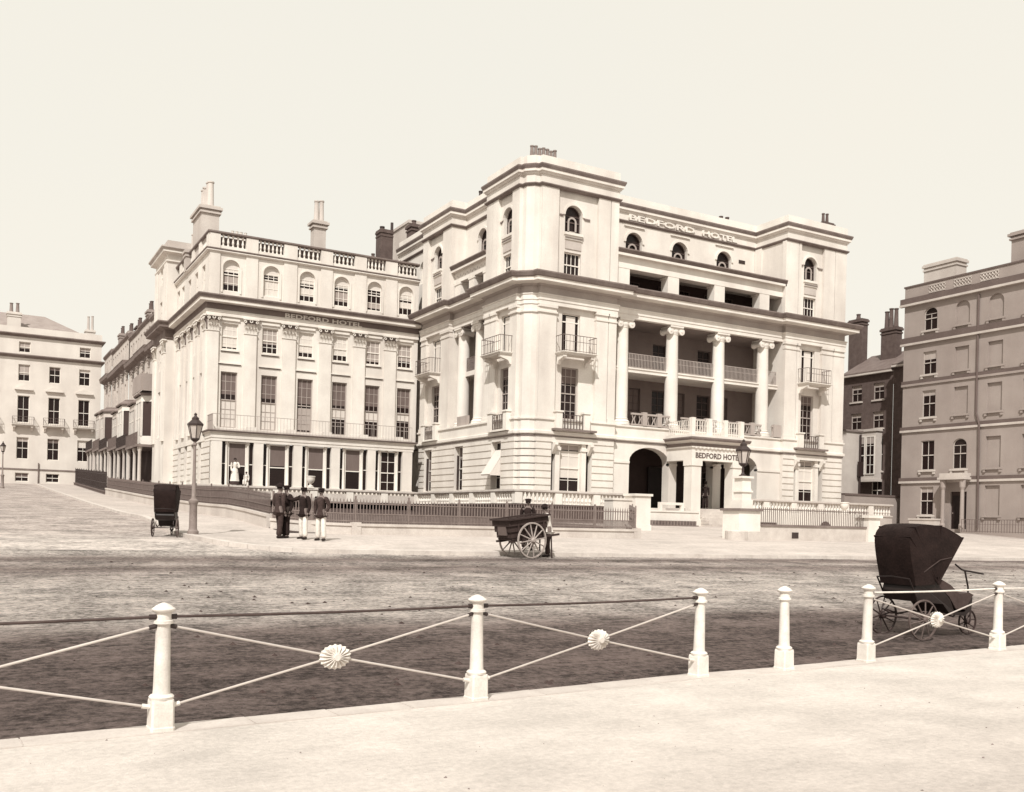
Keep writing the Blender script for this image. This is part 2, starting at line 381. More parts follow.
def corinthian(mb, F, a0, a1, z0, z1, d0, d1):
    """leafy capital on a pilaster: bell, two rows of curled leaves, volutes, abacus"""
    h = z1 - z0; w = a1 - a0; c = (a0 + a1) / 2
    mb.fbox(F, a0 - .04, a1 + .04, z0 - .06, z0, d0, d1 + .05)
    def leaf(a, zb, hh, ww, out):
        n = 5; L = []; R = []
        for i in range(n + 1):
            t = i / n; dd = d1 - .05 + out * (t ** 2.2) - (0 if t < .85 else out * .1); z = zb + hh * (t - (.22 * max(0, t - .7) / .3)); k = ww * (.5 - .32 * t * t)
            L.append(F(a - k, z, dd)); R.append(F(a + k, z, dd))
        for i in range(n): mb.quad(L[i], R[i], R[i + 1], L[i + 1])
    for i in range(4): leaf(a0 + w * (i + .5) / 4, z0, h * .46, w / 3.2, .17)
    for i in range(3): leaf(a0 + w * (i + 1) / 4, z0 + h * .30, h * .44, w / 2.9, .22)
    for s in (-1, 1):
        a = c + s * w * .48
        pts = [F(a + s * .10 * math.cos(t) * (1 - t / 9), z1 - .26 + .11 * math.sin(t) * (1 - t / 9), d1 + .10) for t in [i * .7 for i in range(10)]]
        mb.tube(pts, .035, 6); leaf(a, z0 + h * .1, h * .6, w / 5, .2)
    mb.tube([F(c + .09 * math.cos(t), z1 - .18 + .09 * math.sin(t), d1 + .10) for t in [i * PI / 5 for i in range(10)]], .035, 6, closed=True)
    mb.fbox(F, a0 - .12, a1 + .12, z1 - .10, z1, d0, d1 + .16)
def text_part(root, s, name, mat, pos, size, rot, length, ext=.02):
    cu = bpy.data.curves.new('lettering', 'FONT'); cu.body = s; cu.size = size; cu.extrude = ext; cu.offset = size * .018; cu.resolution_u = 2
    ob = bpy.data.objects.new('tmp_lettering', cu); COL.objects.link(ob)
    dg = bpy.context.evaluated_depsgraph_get(); dg.update()
    me = bpy.data.meshes.new_from_object(ob.evaluated_get(dg)); bpy.data.objects.remove(ob)
    xs = [v.co.x for v in me.vertices]; w = max(xs) - min(xs); k = length / w
    mt = Matrix.Translation(Vector(pos) - ORG[root.name]) @ rot @ Matrix.Diagonal((k, 1, 1, 1)) @ Matrix.Translation((-min(xs), 0, 0))
    me.transform(mt); me.materials.clear(); me.materials.append(M[mat])
    o = bpy.data.objects.new(name, me); COL.objects.link(o); o.parent = root; ORG[o.name] = ORG[root.name]
    return o
ROT_S = Matrix.Rotation(PI / 2, 4, 'X')

# ================================================================== SETTING: ground
def sheet(name, poly, mat, dz=0., skirt=0., kind='structure'):
    bm = bmesh.new(); f = bm.faces.new([bm.verts.new((x, y, 0)) for x, y in poly])
    for y, _ in PTS[1:-1]:
        bmesh.ops.bisect_plane(bm, geom=bm.verts[:] + bm.edges[:] + bm.faces[:], plane_co=(0, y, 0), plane_no=(0, 1, 0))
    bmesh.ops.triangulate(bm, faces=bm.faces)
    for v in bm.verts: v.co.z = zg(v.co.y) + dz
    if skirt:
        es = [e for e in bm.edges if e.is_boundary]
        r = bmesh.ops.extrude_edge_only(bm, edges=es)
        for v in r['geom']:
            if isinstance(v, bmesh.types.BMVert): v.co.z -= skirt
    bmesh.ops.recalc_face_normals(bm, faces=bm.faces)
    me = bpy.data.meshes.new(name); bm.to_mesh(me); bm.free(); me.materials.append(M[mat])
    o = bpy.data.objects.new(name, me); COL.objects.link(o); o['kind'] = kind
    return o
RY = [(-90, 2.8), (1.40, 8.22), (4.41, 8.41), (7.5, 8.69), (8.89, 8.70), (10.49, 8.79), (13.54, 8.93), (110, 14.6)]
def rail_y(x):
    for (a, ya), (b, yb) in zip(RY, RY[1:]):
        if a <= x <= b: return ya + (yb - ya) * (x - a) / (b - a)
KERB = .12
sheet('ground', [(-600, -300), (700, -300), (700, 850), (-600, 850)], 'earth', -.42)
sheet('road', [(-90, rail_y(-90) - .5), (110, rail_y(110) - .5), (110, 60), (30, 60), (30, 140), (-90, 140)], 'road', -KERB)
sheet('side_street', [(-60, 28.6), (3.0, 28.6), (7.6, 28.2), (7.6, 135), (-60, 135)], 'street', -KERB + .004)
sheet('promenade', [(-90, -60), (110, -60), *[(x, y + .17) for x, y in reversed(RY)]], 'prom', 0., .3)
kerbpts = [(6.35, 122), (6.35, 33.0)] + [(9.8 - 3.45 * math.cos(t), 32.0 - 4.05 * math.sin(t)) for t in [i * PI / 16 for i in range(1, 8)]] + [(9.8, 27.95), (40, 25.55), (110, 20.2)]
sheet('pavement', kerbpts + [(110, 62), (30, 62), (30, 122)], 'pave', 0., .2)
# a kerb stone line along the pavement edge
kb = MB()
for (a, b), (c, d) in zip(kerbpts[:-1], kerbpts[1:]):
    L = math.hypot(c - a, d - b); n = max(1, int(L / 1.2)); ux, uy = (c - a) / L, (d - b) / L; nx, ny = uy * -1, ux
    for i in range(n):
        t0, t1 = L * i / n + .01, L * (i + 1) / n - .01
        q = []
        for t, o in ((t0, -.015), (t1, -.015), (t1, .24), (t0, .24)):
            x, y = a + ux * t + nx * o, b + uy * t + ny * o; q.append((x, y, zg(y) + .012))
        kb.prism(q, (0, 0, -.16))
o = kb.build('kerb', 'stone'); o['kind'] = 'structure'
gb = [(10.3, 35.4), (26.2, 35.2), (29.5, 41), (29.5, 48), (27.9, 48), (27.9, 63), (12.6, 63), (12.6, 100), (10.3, 100)]
sheet('garden_bed', gb, 'soil', .02)

cl_ = MB(); rr_ = random.Random(3)
for k in range(1500):
    y = 9.3 + 18 * rr_.random() ** 1.3; x = -12 + 62 * rr_.random()
    if y < rail_y(x) + .4 or y > 27.2 - .06 * max(0, x - 9.8): continue
    q = .012 + .05 * rr_.random() ** 4; z = zg(y) - KERB; n = 5; t0 = rr_.random() * 6
    base = [(x + q * (.7 + .6 * rr_.random()) * math.cos(t0 + 2 * PI * i / n), y + q * (.7 + .6 * rr_.random()) * math.sin(t0 + 2 * PI * i / n), z - .004) for i in range(n)]
    cl_.add(base + [(x, y, z + q * .55)], [(i, (i + 1) % n, n) for i in range(n)])
cl_.build('road_clods', 'soil')['kind'] = 'stuff'
cl_ = MB()
for k in range(700):
    y = 1.5 + 7 * rr_.random(); x = -6 + 26 * rr_.random()
    if y > rail_y(x) - .1: continue
    q = .004 + .014 * rr_.random() ** 4; n = 5; t0 = rr_.random() * 6
    base = [(x + q * (.7 + .6 * rr_.random()) * math.cos(t0 + 2 * PI * i / n), y + q * (.7 + .6 * rr_.random()) * math.sin(t0 + 2 * PI * i / n), -.002) for i in range(n)]
    cl_.add(base + [(x, y, q * .7)], [(i, (i + 1) % n, n) for i in range(n)])
cl_.build('gravel', 'shade_paint')['kind'] = 'stuff'

kb = MB(); rk = random.Random(11)
for (x0, y0), (x1, y1) in zip(RY[:-1], RY[1:]):
    L_ = math.hypot(x1 - x0, y1 - y0); n_ = max(1, int(L_ / .75)) if x0 > -80 else 90; ux, uy = (x1 - x0) / L_, (y1 - y0) / L_
    for i in range(n_):
        t0, t1 = L_ * i / n_ + .006, L_ * (i + 1) / n_ - .006
        if x0 + ux * t0 > 40 or x0 + ux * t1 < -20: continue
        j = .012 * rk.random(); q = []
        for t, o in ((t0, -.13), (t1, -.13), (t1, .175 + j), (t0, .175 + j)): q.append((x0 + ux * t - uy * o, y0 + uy * t + ux * o, .004 + .006 * rk.random()))
        kb.prism(q, (0, 0, -.2))
kb.build('promenade_kerb', 'kerb_near')['kind'] = 'structure'

# ================================================================== THE HOTEL
H = thing('hotel', 'tall cream stuccoed corner hotel with columned loggias and raised lettering along its parapet', 'hotel', (42, 56, 1.7))
corner = [(28.8, 50.75), (29.02, 50.72), (29.06, 50.36), (29.42, 50.0), (29.74, 49.94), (29.78, 49.7)]
S0, W0 = FY(49.7), FX(28.8)
XE = 56.2
main_path = [(29.8, 72), (29.8, 65.0), (28.8, 65.0), (28.8, 60.2), (29.1, 60.2), (29.1, 55.0), (28.8, 55.0)] + corner + [(35.5, 49.7), (35.5, 50.0), (50.2, 50.0), (50.2, 49.7)] + [(50.8, 49.7), (XE, 49.7), (XE, 66)]
low_path = [(29.8, 72), (29.8, 65.0), (28.8, 65.0)] + corner + [(35.5, 49.7), (35.5, 50.0), (50.2, 50.0), (50.2, 49.7), (XE, 49.7), (XE, 66)]
roof_path = [(29.8, 72), (29.8, 65.0), (28.8, 65.0), (28.8, 60.2), (29.95, 60.2), (29.95, 55.0), (28.8, 55.0)] + corner + [(35.5, 49.7), (35.5, 52.9), (50.2, 52.9), (50.2, 49.7), (XE, 49.7), (XE, 66)]
# ---- entablature / mouldings
m = MB(); m.sweep([(-.6, 14.95), (.05, 14.95), (.05, 15.2), (.09, 15.2), (.09, 15.48), (.14, 15.52), (.14, 15.58), (0, 15.6)], main_path); m.build('architrave', 'trim', H)
m = MB(); m.sweep([(0, 15.6), (0, 16.0), (.12, 16.06), (.2, 16.14)], main_path); m.build('frieze', 'frieze', H)
m = MB(); m.sweep([(.2, 16.14), (.72, 16.2), (.72, 16.36), (.75, 16.4)], main_path); m.build('cornice', 'trim', H)
m = MB(); m.sweep([(.75, 16.4), (.82, 16.46), (.92, 16.66), (.92, 16.74), (-.3, 16.82)], main_path); m.build('cornice_crown', 'wear_and_shade', H)
m = MB(); m.sweep([(-.3, 7.03), (.03, 7.03), (.13, 7.1), (.13, 7.26), (.03, 7.3), (.03, 7.9), (.12, 7.96), (.12, 8.06), (-.25, 8.1)], low_path); m.build('string_course', 'trim', H)
m = MB(); m.sweep([(-.05, 6.95), (.05, 6.95), (.05, 7.028), (-.05, 7.028)], low_path); m.build('string_shadow_line', 'wear_and_shade', H)  # dark strip painted as the shadow line below the string course
m = MB(); m.sweep([(-.1, 22.08), (.06, 22.12), (.14, 22.22), (.14, 22.28), (.02, 22.32)], roof_path); m.build('neck_moulding', 'wear_and_shade', H)
m = MB(); m.sweep([(.02, 22.30), (.02, 22.78), (.1, 22.82), (.12, 22.9)], roof_path); m.build('parapet_band', 'stucco', H)
m = MB(); m.sweep([(.12, 22.9), (.22, 22.95), (.22, 23.07), (.24, 23.1)], roof_path); m.sweep([(.02, 23.4), (.02, 23.95), (-.35, 23.97), (-.35, 23.3)], roof_path); m.build('parapet_cornice', 'trim', H)
m = MB(); m.sweep([(.24, 23.1), (.27, 23.16), (.32, 23.28), (.32, 23.36), (-.1, 23.42)], roof_path); m.build('parapet_crown', 'wear_and_shade', H)
m = MB(); m.poly([(x, y, 23.32) for x, y in roof_path] + [(XE, 72, 23.32)]); m.build('roof', 'slate', H)
# ---- rusticated ground floor
GR = [3.95 + .44 * i for i in range(7)]
gw = MB()
gw.wall(W0, 50.75, 65.0, 1.6, 7.05, [(52.4, 53.65, 3.7, 6.7), (57.7, 58.95, 3.7, 6.7), (62.7, 63.95, 3.7, 6.7)], .45, 0, GR)
gw.build('rusticated_wall', 'stucco', H); gw = MB()
gw.wall(S0, 29.78, 35.5, 1.6, 7.05, [(30.85, 33.85, 2.7, 6.95)], .45, 0, GR)
gw.build('rusticated_wall', 'stucco', H); gw = MB()
gw.wall(FX(50.2), 49.7, 50.0, 1.6, 7.05); gw.wall(S0, 50.2, XE, 1.6, 7.05, [(51.3, 54.2, 2.7, 6.95)], .45, 0, GR)
gw.build('rusticated_wall', 'stucco', H); gw = MB()
for (a, b), (c, d) in zip(corner, corner[1:]):
    for g0, g1 in zip([1.6] + [g + .04 for g in GR], [g - .04 for g in GR] + [7.05]):
        gw.quad((a, b, g0), (c, d, g0), (c, d, g1), (a, b, g1))
    for g in GR:
        e = Vector((.05, .05)); gw.quad((a + .05, b + .05, g - .05), (c + .05, d + .05, g - .05), (c + .05, d + .05, g + .05), (a + .05, b + .05, g + .05))
gw.build('rusticated_corner', 'stucco', H)
# ---- corner strip upper storeys
cs = MB()
for z0, z1 in ((8.05, 14.98), (16.75, 22.15)):
    for (a, b), (c, d) in zip(corner, corner[1:]): cs.quad((a, b, z0), (c, d, z0), (c, d, z1), (a, b, z1))
for z in (14.42,): cs.sweep([(0, z), (.09, z + .03), (.09, z + .13), (0, z + .16)], [(28.8, 51.7)] + corner + [(31.05, 49.7)])
cs.build('corner_pilaster', 'stucco', H)
# ---- upper walls of towers
def tower_face(F, wc, lo, hi, pil, side):
    """wc window centre, lo/hi extents, pil: list of pilaster spans"""
    w = MB(); a0, a1 = wc - .62, wc + .62
    D = -.22
    w.wall(F, lo, hi, 8.05, 14.98, [(a0, a1, 8.1, 11.3), (a0 - .04, a1 + .04, 12.15, 14.62)], .24, D)
    w.build('wall', 'stucco', H); w = MB()
    w.wall(F, lo, hi, 16.75, 22.15, [(a0, a1, 16.9, 18.42), (a0, a1, 19.62, 21.32, .62)], .3, D)
    w.build('wall', 'stucco', H)
    for p0, p1 in pil:
        p = MB(); p.fbox(F, p0, p1, 8.05, 14.98, D - .02, 0); p.fbox(F, p0 - .04, p1 + .04, 8.05, 8.3, D, .05)
        p.fbox(F, p0 - .03, p1 + .03, 14.42, 14.52, D, .05); p.fbox(F, p0 - .05, p1 + .05, 14.78, 14.94, D, .08)
        p.fbox(F, p0, p1, 16.75, 22.15, D - .02, 0); p.fbox(F, p0 - .03, p1 + .03, 16.75, 17.0, D, .04)
        p.build('pilaster', 'stucco', H)
    t = MB()
    hood_arch(t, F, a0, a1, 21.32, .62, .16, D, D + .08)
    t.build('hood_mould', 'trim', H); t = MB(); t.fbox(F, a0 - .05, a1 + .05, 19.46, 19.62, D, D + .16); t.fbox(F, a0, a1, 19.2, 19.46, D, D + .09)
    p_ = MB(); p_.fbox(F, a0 + .03, a1 - .03, 18.62, 19.1, D, D + .05); p_.build('apron_panel', 'stucco_grey', H)
    t.build('sill', 'trim', H)
    g = MB(); g.fbox(F, a0 - .02, a1 + .02, 19.28, 19.34, D + .09, D + .13); g.build('sill_fillet', 'wear_and_shade', H)
    for u0, u1 in ((wc - 1.02, wc - .78), (wc + .78, wc + 1.2)):
        g = MB(); g.fbox(F, u0, u1, 20.58, 20.68, D, D + .07); g.build('impost', 'wear_and_shade', H)
    window(H, F, a0, a1, 16.9, 18.42, .44, 0, 4, 1, 0, sash='sash')
    arch_casement(H, F, a0 + .02, a1 - .02, 19.62, 21.32, .5, .6)
    window(H, F, a0, a1, 8.1, 11.3, .44, 0, 3, 3, .22 if side else .3, 'greyblind', sash='midblind')
    w2 = window(H, F, a0 - .04, a1 + .04, 12.15, 14.62, .42, 0, 1, 1, 0, fw=.05, meet=.8)
    k = MB(); k.fbox(F, wc - .30, wc + .38, 12.2, 14.5, -.36, -.352); k.build('curtain', 'blind', w2)
    balcony(H, F, wc - 1.25, wc + 1.25, 12.1, .9, 1.02)
    # little balustraded front below the first floor window
    b = MB(); b.fbox(F, a0 - .62, a0 - .18, 7.3, 8.45, -.1, .32); b.fbox(F, a1 + .18, a1 + .62, 7.3, 8.45, -.1, .32)
    b.fbox(F, a0 - .68, a0 - .12, 8.45, 8.55, -.1, .38); b.fbox(F, a1 + .12, a1 + .68, 8.45, 8.55, -.1, .38)
    b.fbox(F, a0 - .18, a1 + .18, 7.3, 7.42, -.1, .28)
    bo = b.build('window_balustrade', 'trim', H)
    r = MB(); iron_rail(r, F, a0 - .15, a1 + .15, 7.42, 8.35, .18, .2, .02); r.build('railing', 'darksash', bo)
tower_face(S0, 32.2, 29.78, 35.5, [(29.79, 31.0), (33.95, 34.85), (34.9, 35.5)], False)
tower_face(W0, 52.45, 50.75, 55.0, [(50.76, 51.65), (53.45, 54.15), (54.2, 55.0)], True)
tower_face(S0, 52.7, 50.2, XE, [(50.2, 51.3), (51.35, 51.6), (53.9, 55.0), (55.05, XE)], True)
tower_face(W0, 62.75, 60.2, 65.0, [(60.2, 61.6), (64.1, 65.0)], True)
# ---- tower ground-floor windows with pilastered surrounds
def gf_window(F, wc, blind):
    s = MB(); D = -.45
    for u in (wc - 1.14, wc + 1.14 - .34):
        s.fbox(F, u, u + .34, 2.7, 6.6, D, -.12); s.fbox(F, u - .04, u + .38, 6.15, 6.35, D, -.05)
    s.fbox(F, wc - 1.5, wc + 1.5, 6.6, 6.95, D, .02)
    s.fbox(F, wc - 1.5, wc + 1.5, 2.7, 3.6, D, -.14)
    s.build('window_surround', 'trim', H)
    k = MB()
    k.fbox(F, wc - 1.55, wc + 1.55, 7.33, 7.45, .03, .42); k.build('hood', 'wear_and_shade', H)
    for u in (wc - 1.42, wc + 1.2):
        b = MB(); b.prism([F(u, 6.6, -.1), F(u, 6.6, .3), F(u, 6.45, .3), F(u, 6.0, -.02), F(u, 5.9, -.1)], F(.22, 0, 0) - F(0, 0, 0)); b.build('bracket', 'trim', H)
    for u in (wc - 1.5, wc + 1.12):
        w = MB(); w.fbox(F, u, u + .38, 2.7, 6.6, D - .02, D); w.build('side_light', 'glass', H)
    window(H, F, wc - .80, wc + .80, 3.6, 6.58, .43, 0, 2, 2, .12, 'midblind', lower=(.30, .86, 'blind'))
gf_window(S0, 32.35, 1); gf_window(S0, 52.75, 0)
for i, wc in enumerate((53.02, 58.32, 63.32)):
    window(H, W0, wc - .62, wc + .62, 3.7, 6.7, .42, 0, 2, 2, (.0, .3, .75)[i], 'greyblind')
a = MB(); F = W0                                              # sloping window awning
a.prism([F(52.42, 6.2, -.3), F(52.42, 6.16, -.3), F(52.42, 4.55, .7), F(52.42, 4.62, .74)], F(1.2, 0, 0) - F(0, 0, 0))
a.prism([F(52.42, 6.16, -.28), F(52.42, 4.55, .7), F(52.42, 4.55, -.28)], F(.015, 0, 0) - F(0, 0, 0)); a.build('awning', 'blind', H)
# shutters folded on the reveals beside the other ground-floor windows
for wc in (58.32, 63.32):
    a = MB(); a.prism([W0(wc + .6, 3.75, -.4), W0(wc + .3, 3.75, -.05), W0(wc + .3, 6.1, -.05), W0(wc + .6, 6.1, -.4)], (0, .02, 0)); a.build('shutter', 'greyblind', H)
# ---- recess returns
for args in ((FYN(54.997), 29.03, 31.4, 7.3, 22.15), (FY(60.203), 29.03, 31.4, 7.3, 22.15), (FX(50.203), 49.93, 52.9, 1.7, 22.15), (FXE(35.497), 49.93, 52.9, 1.7, 22.15),
             (FXE(XE - .003), 49.93, 66, 1.6, 22.15), (FYN(72), 29.8, XE, 1.6, 23.3), (FX(29.8), 65, 72, 1.6, 22.15, [(66.6, 67.8, 19.7, 21.4, .6)], .3)):
    r = MB(); r.wall(*args); r.build('wall', 'stucco', H)
window(H, FX(29.8), 66.6, 67.8, 19.7, 21.4, .28, .6)
for u0, u1 in ((49.72, 50.1), (52.2, 52.88)):
    pl = MB(); pl.fbox(FX(50.2), u0, u1, 16.75, 22.12, 0, .1); pl.build('pilaster', 'stucco', H)
# ---- south loggia
ag = MB(); A0 = FY(50.0)
ag.wall(A0, 35.5, 50.2, 1.7, 7.05, [(36.95, 40.2, 2.8, 6.72, .95), (40.85, 44.0, 2.8, 6.72, .95), (44.7, 48.05, 2.8, 6.72, .95)], .7)
for u0, u1 in ((35.5, 36.95), (40.2, 40.85), (44.0, 44.7), (48.05, 50.2)): ag.fbox(A0, u0, u1, 5.62, 5.78, -.3, .06)
ag.build('arcade', 'stucco', H)
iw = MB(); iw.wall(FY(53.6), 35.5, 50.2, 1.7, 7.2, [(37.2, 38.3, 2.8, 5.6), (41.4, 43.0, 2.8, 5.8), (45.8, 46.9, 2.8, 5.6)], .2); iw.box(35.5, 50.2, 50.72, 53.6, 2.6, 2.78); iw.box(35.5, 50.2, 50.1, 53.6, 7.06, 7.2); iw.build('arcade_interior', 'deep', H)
for u0, u1, zt in ((37.2, 38.3, 5.6), (41.4, 43.0, 5.8), (45.8, 46.9, 5.6)):
    window(H, FY(53.6), u0, u1, 2.8, zt, .19, 0, 2, 3, 0, sash='darksash')
lg = MB(); B0 = FY(52.9)
doors = [(37.0, 38.2), (40.9, 42.1), (44.9, 46.1)]
lg.wall(B0, 35.5, 50.2, 7.3, 14.98, [(a, b, 8.02, 11.0) for a, b in doors] + [(a, b, 11.95, 14.2) for a, b in doors] + [(a + 1.9, b + 1.7, 8.02, 11.0) for a, b in doors], .2)
lg.box(35.5, 50.2, 50.2, 52.9, 7.3, 7.98); lg.box(35.5, 50.2, 50.3, 52.9, 14.9, 14.98)
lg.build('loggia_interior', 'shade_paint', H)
sl = MB(); sl.box(35.5, 50.2, 50.42, 52.9, 11.58, 11.9); sl.box(35.5, 50.2, 50.36, 50.42, 11.8, 11.86); sl.build('gallery_floor', 'trim', H)
for a, b in doors:
    window(H, B0, a, b, 8.02, 11.0, .19, 0, 2, 3, 0, sash='darksash'); window(H, B0, a, b, 11.95, 14.2, .19, 0, 2, 2, 0, sash='darksash')
    window(H, B0, a + 1.9, b + 1.7, 8.02, 11.0, .19, 0, 2, 3, .9, 'greyblind', sash='darksash')
CX = (36.52, 40.63, 44.70, 48.80)
for x in CX: ionic_column(H, x, 50.5, 8.08, 14.95, .46)
bal = MB(); F = FY(50.55)
for x0, x1 in zip(CX, CX[1:]): iron_rail(bal, F, x0 + .42, x1 - .42, 11.9, 12.85, 0, .12, .016, True)
iron_rail(bal, F, CX[-1] + .4, 50.18, 11.9, 12.85, 0, .12, .016)
bal.build('gallery_railing', 'midblind', H)
for x0, x1 in zip((35.5,) + CX, CX + (50.2,)):
    lo, hi = x0 + (.5 if x0 > 35.6 else .02), x1 - (.5 if x1 < 50.1 else .02)
    if hi - lo < .8: continue
    b = MB(); F = FY(50.0)
    b.fbox(F, lo, hi, 8.78, 8.9, -.05, .1); b.fbox(F, lo, hi, 8.1, 8.2, -.05, .08)
    n = int((hi - lo) / .26)
    for i in range(n + 1):
        a = lo + .06 + (hi - lo - .12) * i / n
        b.tube([F(a, 8.2, .02), F(a + .1 * (-1) ** i, 8.5, .02), F(a, 8.78, .02)], .035, 5)
    for u in (lo + (hi - lo) * .33, lo + (hi - lo) * .72):
        b.fbox(F, u - .17, u + .17, 8.1, 8.98, -.09, .16)
    b.build('loggia_parapet', 'midblind', H)
up = MB(); U0 = FY(50.0)
for x in (36.2, 40.25, 44.25, 48.4):
    p = MB(); p.box(x - .46, x + .46, 50.02, 50.75, 16.8, 18.15); p.box(x - .52, x + .52, 50.27, 50.8, 17.98, 18.1); p.build('pier', 'trim', H)
up.box(35.5, 50.2, 50.0, 50.8, 18.12, 18.85); up.box(35.5, 50.2, 50.8, 52.9, 18.6, 18.85); up.build('upper_loggia_beam', 'trim', H)
om = MB()
for i in range(56):
    a = 35.8 + i * .25; om.lathe([(.0, 0), (.085, .0), (.06, .05), (0, .05)], (a, 50.295, 18.52 + .04 * (-1) ** i), 8, axis='y')
om.build('frieze_ornament', 'stucco_grey', H)
up = MB(); up.box(35.5, 50.2, 49.72, 50.9, 18.85, 19.0); up.build('upper_loggia_cornice', 'trim', H)
up = MB(); up.prism([(35.5, 49.72, 19.0), (35.5, 49.58, 19.2), (35.5, 49.58, 19.27), (35.5, 52.9, 19.32), (35.5, 52.9, 19.0)], (14.7, 0, 0)); up.build('upper_loggia_crown', 'wear_and_shade', H)
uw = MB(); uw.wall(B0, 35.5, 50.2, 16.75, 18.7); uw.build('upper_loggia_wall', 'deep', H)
for a in (37.0, 38.6, 41.2, 43, 45.3, 47): window(H, B0, a, a + .95, 16.85, 18.2, -.03, 0, 2, 1, 0, sash='darksash')
AW = (39.05, 43.03, 47.12)
uw = MB(); uw.wall(B0, 35.5, 50.2, 19.2, 22.3, [(c - .68, c + .68, 19.75, 21.55, .68) for c in AW], .3); uw.build('attic_wall', 'stucco', H)
for c in AW:
    t = MB(); hood_arch(t, B0, c - .68, c + .68, 21.55, .68, .17, 0, .08); t.build('hood_mould', 'trim', H); t = MB(); t.fbox(B0, c - .85, c + .85, 21.92, 22.0, 0, .1); t.build('label_mould', 'trim', H)
for c in AW: arch_casement(H, B0, c - .68, c + .68, 19.75, 21.55, .28, .68)
v = MB(); v.fbox(B0, 48.55, 49.15, 20.95, 21.2, 0, .03); v.build('vent', 'iron', H)
text_part(H, 'BEDFORD', 'lettering', 'trim', (38.55, 52.84, 22.36), .56, ROT_S, 5.75, .07)
text_part(H, 'HOTEL', 'lettering', 'trim', (45.0, 52.84, 22.36), .56, ROT_S, 3.3, .07)
# ---- west loggia
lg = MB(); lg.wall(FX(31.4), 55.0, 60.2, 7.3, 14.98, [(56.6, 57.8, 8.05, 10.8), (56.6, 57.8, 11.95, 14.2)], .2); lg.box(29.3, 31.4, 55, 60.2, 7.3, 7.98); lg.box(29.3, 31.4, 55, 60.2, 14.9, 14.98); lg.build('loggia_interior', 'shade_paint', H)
window(H, FX(31.4), 56.6, 57.8, 8.05, 10.8, .19, 0, 2, 3, 0, sash='darksash'); window(H, FX(31.4), 56.6, 57.8, 11.95, 14.2, .19, 0, 2, 3, 0, sash='darksash')
sl = MB(); sl.box(29.55, 31.4, 55, 60.2, 11.58, 11.9); sl.build('gallery_floor', 'trim', H)
for y in (56.9, 59.5): ionic_column(H, 29.62, y, 8.08, 14.95, .46, west=True)
bal = MB(); iron_rail(bal, FX(29.62), 57.4, 59.0, 11.9, 12.85, 0, .12, .016); bal.build('gallery_railing', 'paleiron', H)
b = MB(); b.fbox(FX(29.0), 57.4, 59.0, 8.1, 8.75, -.1, .05); b.build('loggia_parapet', 'midblind', H)
for y in (55.5, 57.6, 59.7):
    p = MB(); p.box(29.12, 29.75, y - .4, y + .4, 16.8, 18.15); p.box(29.08, 29.8, y - .46, y + .46, 17.98, 18.1); p.build('pier', 'trim', H)
up = MB(); up.box(29.1, 29.9, 55.0, 60.2, 18.12, 18.85); up.box(29.9, 31.4, 55, 60.2, 18.6, 18.85); up.build('upper_loggia_beam', 'trim', H)
up = MB(); up.box(28.82, 29.9, 55.0, 60.2, 18.85, 19.0); up.build('upper_loggia_cornice', 'trim', H)
up = MB(); up.prism([(28.82, 55, 19.0), (28.68, 55, 19.2), (28.68, 55, 19.27), (29.95, 55, 19.32), (29.95, 55, 19.0)], (0, 5.2, 0)); up.build('upper_loggia_crown', 'wear_and_shade', H)
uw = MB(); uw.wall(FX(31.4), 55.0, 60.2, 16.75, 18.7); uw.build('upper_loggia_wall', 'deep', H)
uw = MB(); uw.wall(FX(29.95), 55.0, 60.2, 19.2, 22.3, [(57.0, 58.3, 19.75, 21.5, .65)], .3); hood_arch(uw, FX(29.95), 57.0, 58.3, 21.5, .65, .17, 0, .08); uw.build('attic_wall', 'stucco', H)
arch_casement(H, FX(29.95), 57.0, 58.3, 19.75, 21.5, .28, .65)
om = MB()
for i in range(20): om.lathe([(.0, 0), (.085, .0), (.06, .05), (0, .05)], (29.095, 55.2 + i * .255, 18.52 + .04 * (-1) ** i), 8, axis='x')
om.build('frieze_ornament', 'stucco_grey', H)
# ---- porch
P0 = FY(47.45)
po = MB()
po.sweep([(-.5, 5.9), (0, 5.9), (0, 6.62), (.06, 6.66), (.1, 6.72), (.02, 6.75), (.02, 7.02), (.18, 7.1), (.3, 7.16)], [(40.0, 49.98), (40.0, 47.45), (44.35, 47.45), (44.35, 49.98)])
po.box(40.05, 44.3, 47.5, 50, 6.8, 7.0); porch = po.build('porch', 'trim', H)
pc = MB(); pc.sweep([(.3, 7.16), (.36, 7.28), (.36, 7.36), (-.6, 7.4)], [(40.0, 49.98), (40.0, 47.45), (44.35, 47.45), (44.35, 49.98)]); pc.build('porch_crown', 'wear_and_shade', porch)
pc = MB(); pc.sweep([(.025, 6.8), (.045, 6.8), (.045, 7.0), (.025, 7.0)], [(40.0, 49.98), (40.0, 47.45), (44.35, 47.45), (44.35, 49.98)]); pc.build('porch_frieze', 'shade_paint', porch)
dn = MB()
for i in range(12): dn.fbox(P0, 40.2 + i * .33, 40.33 + i * .33, 6.66, 6.78, .05, .12)
dn.build('dentils', 'trim', porch)
for x in (40.05, 43.5):
    c = MB(); c.box(x, x + .78, 47.5, 48.25, 1.68, 5.7); c.box(x - .08, x + .86, 47.42, 48.33, 1.6, 2.1); c.box(x - .05, x + .83, 47.44, 48.3, 5.55, 5.9); c.build('pillar', 'trim', porch)
text_part(H, 'BEDFORD HOTEL', 'lettering', 'letters', (40.3, 47.44, 6.06), .48, ROT_S, 3.85, .012)
pr = MB(); pr.box(39.9, 44.45, 47.35, 49.9, 7.4, 7.55)
